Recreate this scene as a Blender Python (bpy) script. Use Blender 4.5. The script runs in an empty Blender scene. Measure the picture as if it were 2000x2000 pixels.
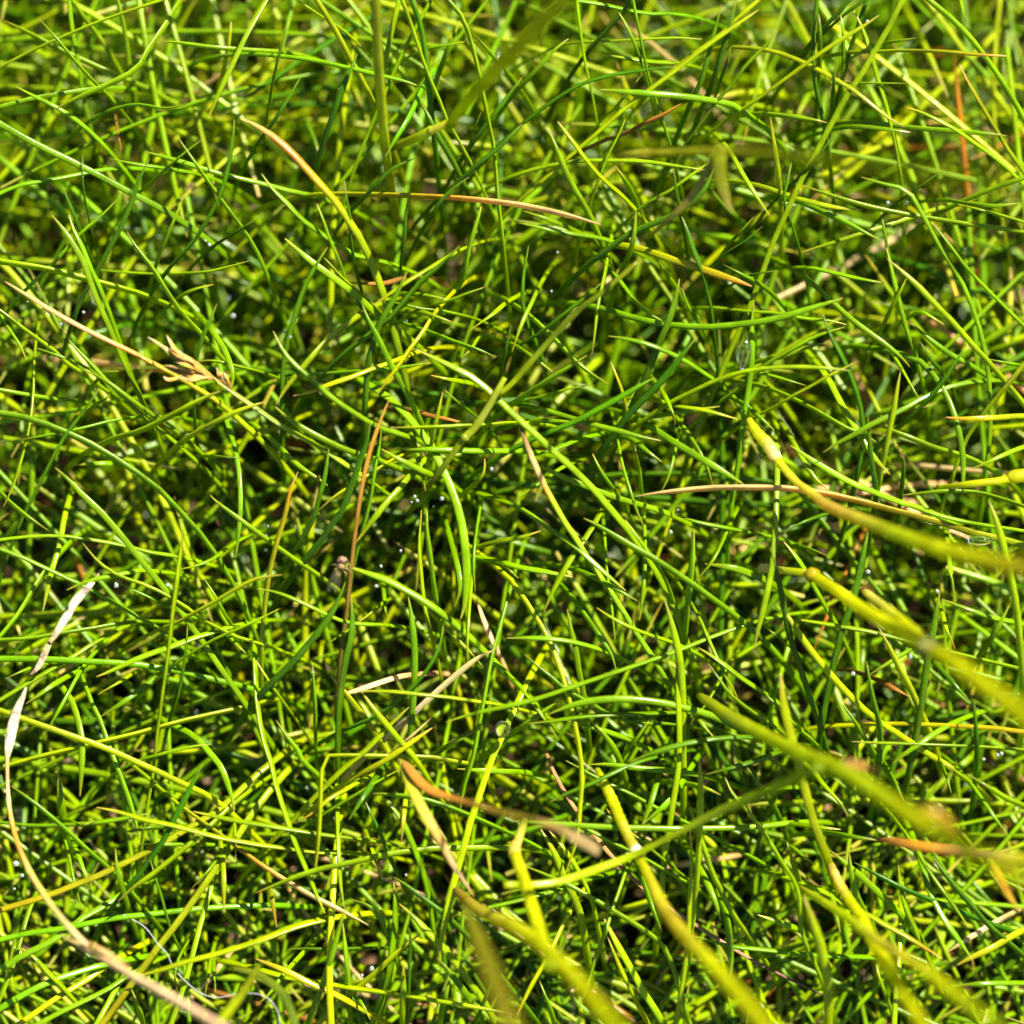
import bpy, bmesh, math, random
import numpy as np
from mathutils import Vector
random.seed(7)
RNG = np.random.default_rng(7)

# ------------------------------------------------------------------ camera, sky, sun, exposure
scene = bpy.context.scene
MM = 0.001
D = 0.350                                   # focus distance: a macro lens 35 cm from the grass
FRAME = 0.100                               # 10 cm of lawn across the frame at that distance
PITCH = math.radians(73)
FOC = np.array([0.0, 0.0, 0.030])           # focus point, 3 cm above the soil
VIEW = np.array([0.0, math.cos(PITCH), -math.sin(PITCH)])
RIGHT = np.array([1.0, 0.0, 0.0])
UP = np.array([0.0, math.sin(PITCH), math.cos(PITCH)])
EYE = FOC - VIEW * D
cam_data = bpy.data.cameras.new("camera")
cam = bpy.data.objects.new("camera", cam_data)
scene.collection.objects.link(cam)
cam.location = EYE
cam.rotation_euler = (math.pi / 2 - PITCH, 0, 0)
cam_data.sensor_width = 36
cam_data.lens = 36 * D / FRAME
cam_data.clip_start = 0.01
cam_data.clip_end = 50
cam_data.dof.use_dof = True
cam_data.dof.focus_distance = D
cam_data.dof.aperture_fstop = 7.2
cam_data.dof.aperture_blades = 7
scene.camera = cam

SUN_DIR = Vector((0.46, 0.42, 0.78)).normalized()      # towards the sun: behind the grass, to the right
elev = math.asin(SUN_DIR.z)
world = bpy.data.worlds.new("World")
scene.world = world
world.use_nodes = True
wn = world.node_tree
sky = wn.nodes.new("ShaderNodeTexSky")
sky.sky_type = 'NISHITA'
sky.sun_disc = False
sky.sun_elevation = elev
sky.sun_rotation = math.atan2(SUN_DIR.x, SUN_DIR.y)
wn.links.new(sky.outputs[0], wn.nodes["Background"].inputs[0])
wn.nodes["Background"].inputs[1].default_value = 0.05
sun_data = bpy.data.lights.new("sun", 'SUN')
sun_data.energy = 5.0
sun_data.angle = math.radians(0.53)
sun_data.color = (1.0, 0.92, 0.76)
sun = bpy.data.objects.new("sun", sun_data)
scene.collection.objects.link(sun)
sun.rotation_euler = SUN_DIR.to_track_quat('Z', 'Y').to_euler()
scene.view_settings.view_transform = 'Standard'
scene.view_settings.look = 'None'
scene.view_settings.exposure = 1.74
scene.view_settings.gamma = 1
scene.render.engine = 'CYCLES'
scene.cycles.use_denoising = True
scene.cycles.max_bounces = 5
scene.cycles.diffuse_bounces = 3
scene.cycles.glossy_bounces = 2
scene.cycles.transmission_bounces = 4
scene.cycles.transparent_max_bounces = 4
scene.cycles.caustics_reflective = False
scene.cycles.caustics_refractive = False
scene.cycles.sample_clamp_indirect = 6

# ------------------------------------------------------------------ helpers
def at(px, py, d):
    """Point of the place seen at photo pixel (px, py), d millimetres nearer than the focus plane."""
    x = (px - 1000) * FRAME / 2000; y = (1000 - py) * FRAME / 2000
    return EYE + (VIEW + RIGHT * (x / D) + UP * (y / D)) * (D - d * MM)
def px_size(d):
    return FRAME / 2000 * (D - d * MM) / D
def focus_height(x, y):
    return FOC[2] + (y - FOC[1]) * math.cos(PITCH) / math.sin(PITCH)

def link(o, parent=None):
    scene.collection.objects.link(o)
    if parent is not None: o.parent = parent
    return o
def tag(o, label=None, cat=None, group=None, kind=None):
    if label: o["label"] = label
    if cat: o["category"] = cat
    if group: o["group"] = group
    if kind: o["kind"] = kind
    return o

def mesh_from(name, V, F, mat, col=None, smooth=True, across=None):
    me = bpy.data.meshes.new(name)
    V = np.asarray(V, dtype=np.float32); F = np.asarray(F, dtype=np.int32)
    n, k = F.shape
    me.vertices.add(len(V)); me.vertices.foreach_set("co", V.ravel())
    me.loops.add(n * k); me.loops.foreach_set("vertex_index", F.ravel())
    me.polygons.add(n)
    me.polygons.foreach_set("loop_start", np.arange(0, n * k, k, dtype=np.int32))
    me.polygons.foreach_set("use_smooth", np.full(n, smooth, dtype=bool))
    if col is not None:
        a = me.color_attributes.new("tint", 'FLOAT_COLOR', 'POINT')
        c = np.ones((len(V), 4), dtype=np.float32); c[:, :3] = col
        a.data.foreach_set("color", c.ravel())
    if across is not None:
        a = me.attributes.new("across", 'FLOAT', 'POINT'); a.data.foreach_set("value", np.asarray(across, dtype=np.float32))
    me.update(calc_edges=True); me.validate()
    me.materials.append(mat)
    return me

def section(sides, groove=True):
    """Cross-section of a rolled fine leaf: a slightly flattened ring with a furrow on one face."""
    a = np.arange(sides) / sides * 2 * math.pi
    r = np.ones(sides)
    if groove and sides >= 6:
        da = np.abs((a - math.pi / 2 + math.pi) % (2 * math.pi) - math.pi)
        r = 1 - 0.62 * np.exp(-(da / 0.45) ** 2)
    return np.stack([np.cos(a) * r, np.sin(a) * r * 0.7], 1)

def tubes(P, R, sides, roll=None, flat=None, groove=True):
    """P (B,N,3) centre lines, R (B,N) radii -> verts (B,N*sides,3) and the quads of one tube."""
    B, N, _ = P.shape
    T = np.gradient(P, axis=1); T /= np.linalg.norm(T, axis=2, keepdims=True) + 1e-12
    chord = P[:, -1] - P[:, 0]
    ref = np.where(np.abs(chord[:, 2:3]) > 0.85 * np.linalg.norm(chord, axis=1, keepdims=True), np.array([[0.0, 1.0, 0.0]]), np.array([[0.0, 0.0, 1.0]]))
    ref = np.repeat(ref[:, None, :], N, 1)
    S = np.cross(T, ref); S /= np.linalg.norm(S, axis=2, keepdims=True) + 1e-9
    U = np.cross(S, T)
    sec = section(sides, groove)
    if roll is None: roll = np.zeros(B)
    rl = roll[:, None] if np.ndim(roll) == 1 else roll
    cs, sn = np.cos(rl)[..., None], np.sin(rl)[..., None]
    S2 = S * cs + U * sn; U2 = U * cs - S * sn
    if flat is None: flat = 1.0
    V = P[:, :, None, :] + R[:, :, None, None] * (S2[:, :, None, :] * sec[None, None, :, 0:1] + U2[:, :, None, :] * sec[None, None, :, 1:2] * flat)
    V = V.reshape(B, N * sides, 3)
    q = []
    for i in range(N - 1):
        for j in range(sides):
            a = i * sides + j; b = i * sides + (j + 1) % sides
            q.append((a, b, b + sides, a + sides))
    return V, np.array(q, dtype=np.int32)

def spline(pts, n):
    """Centripetal-like resampling of a control polyline: Catmull-Rom, then even spacing."""
    P = np.asarray(pts, dtype=float)
    if len(P) == 2: P = np.array([P[0], P.mean(0), P[1]])
    Q = np.vstack([2 * P[0] - P[1], P, 2 * P[-1] - P[-2]])
    out = []
    for i in range(1, len(Q) - 2):
        p0, p1, p2, p3 = Q[i - 1], Q[i], Q[i + 1], Q[i + 2]
        for t in np.linspace(0, 1, 10, endpoint=False):
            out.append(0.5 * ((2 * p1) + (-p0 + p2) * t + (2 * p0 - 5 * p1 + 4 * p2 - p3) * t * t + (-p0 + 3 * p1 - 3 * p2 + p3) * t ** 3))
    out.append(P[-1]); out = np.array(out)
    L = np.concatenate([[0], np.cumsum(np.linalg.norm(np.diff(out[:, :3], axis=0), axis=1))])
    s = np.linspace(0, L[-1], n)
    return np.stack([np.interp(s, L, out[:, k]) for k in range(out.shape[1])], 1), L[-1]

# ------------------------------------------------------------------ materials
def new_mat(name):
    m = bpy.data.materials.new(name); m.use_nodes = True
    return m, m.node_tree, m.node_tree.nodes["Principled BSDF"], m.node_tree.nodes["Material Output"]
def noise(nt, scale, detail=3, vec=None, rough=0.5):
    n = nt.nodes.new("ShaderNodeTexNoise"); n.inputs["Scale"].default_value = scale
    n.inputs["Detail"].default_value = detail; n.inputs["Roughness"].default_value = rough
    if vec is not None: nt.links.new(vec, n.inputs["Vector"])
    return n
def maprange(nt, val, a, b, c, d):
    n = nt.nodes.new("ShaderNodeMapRange")
    for i, v in zip((1, 2, 3, 4), (a, b, c, d)): n.inputs[i].default_value = v
    nt.links.new(val, n.inputs[0]); return n.outputs[0]
def mul_color(nt, col, fac):
    n = nt.nodes.new("ShaderNodeVectorMath"); n.operation = 'SCALE'
    nt.links.new(col, n.inputs[0]); nt.links.new(fac, n.inputs["Scale"]); return n.outputs[0]

def leaf_material(name, rough=0.19, trans=0.36, spec=0.32, bump=0.3, glow=(1.3, 1.25, 0.25)):
    m, nt, bsdf, out = new_mat(name)
    att = nt.nodes.new("ShaderNodeAttribute"); att.attribute_name = "tint"
    geo = nt.nodes.new("ShaderNodeNewGeometry")
    n1 = noise(nt, 420, 3, geo.outputs["Position"])            # mottling a couple of mm across
    n2 = noise(nt, 5200, 2, geo.outputs["Position"])           # cell-size grain
    f = nt.nodes.new("ShaderNodeMath"); f.operation = 'MULTIPLY'
    nt.links.new(maprange(nt, n1.outputs[0], 0.3, 0.7, 0.74, 1.2), f.inputs[0])
    nt.links.new(maprange(nt, n2.outputs[0], 0.3, 0.7, 0.88, 1.12), f.inputs[1])
    ac = nt.nodes.new("ShaderNodeAttribute"); ac.attribute_name = "across"       # veins run the length of the leaf
    wv = nt.nodes.new("ShaderNodeMath"); wv.operation = 'MULTIPLY'; wv.inputs[1].default_value = 13.0
    nt.links.new(ac.outputs["Fac"], wv.inputs[0])
    sn = nt.nodes.new("ShaderNodeMath"); sn.operation = 'SINE'; nt.links.new(wv.outputs[0], sn.inputs[0])
    f2 = nt.nodes.new("ShaderNodeMath"); f2.operation = 'MULTIPLY'
    nt.links.new(f.outputs[0], f2.inputs[0]); nt.links.new(maprange(nt, sn.outputs[0], -1, 1, 0.86, 1.1), f2.inputs[1])
    c = mul_color(nt, att.outputs["Color"], f2.outputs[0])
    nt.links.new(c, bsdf.inputs["Base Color"])
    bsdf.inputs["Specular IOR Level"].default_value = spec
    nt.links.new(maprange(nt, n1.outputs[0], 0.3, 0.7, rough - 0.03, rough + 0.14), bsdf.inputs["Roughness"])
    b = nt.nodes.new("ShaderNodeBump"); b.inputs["Strength"].default_value = bump; b.inputs["Distance"].default_value = 0.00006
    nt.links.new(n2.outputs[0], b.inputs["Height"]); nt.links.new(b.outputs[0], bsdf.inputs["Normal"])
    tr = nt.nodes.new("ShaderNodeBsdfTranslucent")
    tc = nt.nodes.new("ShaderNodeVectorMath"); tc.operation = 'MULTIPLY'; tc.inputs[1].default_value = glow
    nt.links.new(c, tc.inputs[0]); nt.links.new(tc.outputs[0], tr.inputs["Color"])
    mix = nt.nodes.new("ShaderNodeMixShader"); mix.inputs[0].default_value = trans
    nt.links.new(bsdf.outputs[0], mix.inputs[1]); nt.links.new(tr.outputs[0], mix.inputs[2])
    nt.links.new(mix.outputs[0], out.inputs["Surface"])
    return m
def papery_material():
    m, nt, bsdf, out = new_mat("papery_husk")
    att = nt.nodes.new("ShaderNodeAttribute"); att.attribute_name = "tint"
    geo = nt.nodes.new("ShaderNodeNewGeometry")
    n1 = noise(nt, 900, 4, geo.outputs["Position"], 0.7)
    n2 = noise(nt, 3800, 3, geo.outputs["Position"])
    f = nt.nodes.new("ShaderNodeMath"); f.operation = 'MULTIPLY'
    nt.links.new(maprange(nt, n1.outputs[0], 0.36, 0.52, 0.35, 1.0), f.inputs[0])
    nt.links.new(maprange(nt, n2.outputs[0], 0.3, 0.7, 0.75, 1.15), f.inputs[1])
    nt.links.new(mul_color(nt, att.outputs["Color"], f.outputs[0]), bsdf.inputs["Base Color"])
    bsdf.inputs["Roughness"].default_value = 0.6
    b = nt.nodes.new("ShaderNodeBump"); b.inputs["Strength"].default_value = 0.7; b.inputs["Distance"].default_value = 0.0001
    nt.links.new(n2.outputs[0], b.inputs["Height"]); nt.links.new(b.outputs[0], bsdf.inputs["Normal"])
    return m
M_PAPER = papery_material()
M_LEAF = leaf_material("fine_leaf")
M_CULM = leaf_material("grass_stem", rough=0.3, trans=0.5, spec=0.35, glow=(1.6, 1.6, 0.2))
M_DRY = leaf_material("dry_leaf", rough=0.55, trans=0.2, spec=0.25, bump=0.5, glow=(1.1, 1.0, 0.8))

def soil_material():
    m, nt, bsdf, out = new_mat("garden_soil")
    geo = nt.nodes.new("ShaderNodeNewGeometry")
    n1 = noise(nt, 260, 6, geo.outputs["Position"], 0.65)
    n2 = noise(nt, 1500, 5, geo.outputs["Position"], 0.6)
    r = nt.nodes.new("ShaderNodeValToRGB")
    e = r.color_ramp.elements
    e[0].position = 0.3; e[0].color = (0.035, 0.017, 0.008, 1)
    e[1].position = 0.72; e[1].color = (0.24, 0.125, 0.06, 1)
    k = e.new(0.5); k.color = (0.11, 0.052, 0.022, 1)
    nt.links.new(n1.outputs[0], r.inputs[0]); nt.links.new(r.outputs[0], bsdf.inputs["Base Color"])
    bsdf.inputs["Roughness"].default_value = 0.85
    b = nt.nodes.new("ShaderNodeBump"); b.inputs["Strength"].default_value = 0.8; b.inputs["Distance"].default_value = 0.0006
    nt.links.new(n2.outputs[0], b.inputs["Height"]); nt.links.new(b.outputs[0], bsdf.inputs["Normal"])
    return m
M_SOIL = soil_material()
def water_material():
    m, nt, bsdf, out = new_mat("dew_water")
    bsdf.inputs["Base Color"].default_value = (0.97, 0.99, 1, 1)
    bsdf.inputs["Transmission Weight"].default_value = 1.0
    bsdf.inputs["IOR"].default_value = 1.33
    n = noise(nt, 900, 1); 
    nt.links.new(maprange(nt, n.outputs[0], 0.3, 0.7, 0.03, 0.06), bsdf.inputs["Roughness"])
    return m
M_WATER = water_material()
def dew_material():
    m, nt, bsdf, out = new_mat("dew_bead")
    n = noise(nt, 2500, 2)
    r = nt.nodes.new("ShaderNodeValToRGB")
    r.color_ramp.elements[0].color = (0.8, 0.88, 0.95, 1); r.color_ramp.elements[1].color = (0.95, 0.97, 1, 1)
    nt.links.new(n.outputs[0], r.inputs[0]); nt.links.new(r.outputs[0], bsdf.inputs["Base Color"])
    bsdf.inputs["Transmission Weight"].default_value = 0.78  # the opaque whitish share paints in the sun glint on each bead
    bsdf.inputs["IOR"].default_value = 1.33; bsdf.inputs["Roughness"].default_value = 0.12
    return m
M_DEW = dew_material()
def silk_material():
    m, nt, bsdf, out = new_mat("spider_silk")
    n = noise(nt, 3000, 2)
    r = nt.nodes.new("ShaderNodeValToRGB")
    r.color_ramp.elements[0].color = (0.4, 0.4, 0.4, 1); r.color_ramp.elements[1].color = (0.6, 0.6, 0.6, 1)
    nt.links.new(n.outputs[0], r.inputs[0]); nt.links.new(r.outputs[0], bsdf.inputs["Base Color"])
    bsdf.inputs["Roughness"].default_value = 0.3
    return m
M_SILK = silk_material()
def wing_material():
    m, nt, bsdf, out = new_mat("insect_wing")
    n = noise(nt, 4000, 3)
    r = nt.nodes.new("ShaderNodeValToRGB")
    r.color_ramp.elements[0].color = (0.3, 0.26, 0.12, 1); r.color_ramp.elements[1].color = (0.5, 0.46, 0.25, 1)
    nt.links.new(n.outputs[0], r.inputs[0]); nt.links.new(r.outputs[0], bsdf.inputs["Base Color"])
    bsdf.inputs["Roughness"].default_value = 0.2; bsdf.inputs["Alpha"].default_value = 0.14
    return m
M_WING = wing_material()

# ------------------------------------------------------------------ leaf colours along a blade (0 = tip, 1 = where it sinks into the sward)
GREEN = (0.174, 0.320, 0.0006); DEEP_SHADED = (0.066, 0.172, 0.0008); YELG = (0.290, 0.388, 0.0006)
STRAW = (0.62, 0.43, 0.15); ORANGE = (0.54, 0.24, 0.012); BROWN = (0.17, 0.075, 0.02); YELLOW = (0.35, 0.29, 0.004)
PALE = (0.45, 0.38, 0.05)
RAMPS = {
    'g': [(0, PALE), (0.025, (0.26, 0.31, 0.01)), (0.07, GREEN), (1, GREEN)],
    'd': [(0, (0.34, 0.32, 0.04)), (0.02, (0.15, 0.22, 0.01)), (0.06, DEEP_SHADED), (1, DEEP_SHADED)],  # natural darker green, with the shade on upright blades painted in
    'y': [(0, (0.5, 0.4, 0.1)), (0.04, (0.33, 0.34, 0.01)), (0.12, YELG), (1, YELG)],
    'r': [(0, STRAW), (0.08, ORANGE), (0.2, YELLOW), (0.45, (0.29, 0.30, 0.004)), (1, YELG)],
    's': [(0, STRAW), (0.3, (0.66, 0.46, 0.17)), (0.48, (0.60, 0.31, 0.035)), (0.6, YELLOW), (0.8, (0.29, 0.30, 0.004)), (1, YELG)],
    'S': [(0, (0.5, 0.27, 0.08)), (0.1, STRAW), (0.5, (0.72, 0.53, 0.25)), (1, (0.55, 0.36, 0.12))],
    'o': [(0, (0.30, 0.15, 0.015)), (0.25, (0.36, 0.15, 0.012)), (0.5, (0.24, 0.105, 0.012)), (1, (0.16, 0.10, 0.012))],
    'q': [(0, STRAW), (0.06, (0.36, 0.17, 0.03)), (0.16, (0.25, 0.24, 0.01)), (0.3, GREEN), (1, GREEN)],
    'A': [(0, STRAW), (0.1, (0.50, 0.28, 0.06)), (0.2, (0.52, 0.24, 0.035)), (0.33, (0.33, 0.28, 0.004)), (0.55, YELG), (1, (0.15, 0.24, 0.003))],
    'R': [(0, (0.35, 0.18, 0.05)), (0.1, BROWN), (0.22, STRAW), (0.3, ORANGE), (0.36, YELG), (1, GREEN)],
}
def ramp(kind, t, jit=None):
    r = RAMPS[kind]; x = [k[0] for k in r]
    c = np.stack([np.interp(t, x, [k[1][i] for k in r]) for i in range(3)], -1)
    if jit is not None: c = c * jit
    return c

# ------------------------------------------------------------------ the ground
def build_ground():
    n = 150; half = 0.16
    g = np.linspace(-1, 1, n); g = np.sign(g) * np.abs(g) ** 1.0 * half
    xs = np.concatenate([[-6, -1.5, -0.5], g, [0.5, 1.5, 6]]); m = len(xs)
    X, Y = np.meshgrid(xs, xs)
    Z = 0.0012 * (np.sin(X * 310 + 2 * np.sin(Y * 170)) * np.cos(Y * 270 + np.sin(X * 220)) + 0.5 * np.sin(X * 900) * np.sin(Y * 870 + X * 300))
    Z += RNG.normal(0, 0.00035, Z.shape)
    V = np.stack([X, Y, Z], -1).reshape(-1, 3)
    i = np.arange(m * m).reshape(m, m)
    F = np.stack([i[:-1, :-1], i[:-1, 1:], i[1:, 1:], i[1:, :-1]], -1).reshape(-1, 4)
    o = link(bpy.data.objects.new("ground", mesh_from("ground", V, F, M_SOIL)))
    tag(o, "brown crumbly soil under the grass", kind="structure")
build_ground()

def build_litter():
    """Crumbs of soil and dead leaf scraps lying on the ground."""
    B = 3200
    P = np.stack([RNG.uniform(-0.10, 0.10, B), RNG.uniform(-0.09, 0.12, B), RNG.uniform(0.0, 0.006, B)], 1)
    ico = bmesh.new(); bmesh.ops.create_icosphere(ico, subdivisions=1, radius=1)
    bv = np.array([v.co[:] for v in ico.verts]); bf = np.array([[v.index for v in f.verts] for f in ico.faces]); ico.free()
    S = RNG.uniform(0.0004, 0.0019, (B, 1, 3)) * np.array([1.5, 1.0, 0.6]); nv = len(bv)
    ang = RNG.uniform(0, 6.28, B)
    V = bv[None] * RNG.uniform(0.75, 1.2, (B, nv, 1)) * S
    c, s = np.cos(ang)[:, None], np.sin(ang)[:, None]
    V = np.stack([V[..., 0] * c - V[..., 1] * s, V[..., 0] * s + V[..., 1] * c, V[..., 2]], -1) + P[:, None]
    base = np.array([(0.38, 0.20, 0.10), (0.17, 0.08, 0.03), (0.46, 0.27, 0.16), (0.34, 0.13, 0.012), (0.06, 0.028, 0.012), (0.46, 0.30, 0.18)])[RNG.integers(0, 6, B)]
    F = (bf[None] + (np.arange(B) * nv)[:, None, None]).reshape(-1, 3)
    o = link(bpy.data.objects.new("soil_crumbs", mesh_from("soil_crumbs", V.reshape(-1, 3), F, M_DRY, np.repeat(base, nv, 0), smooth=False)))
    tag(o, "brown and pinkish crumbs of soil and leaf scraps under the grass", "soil", kind="stuff")
build_litter()

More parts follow.
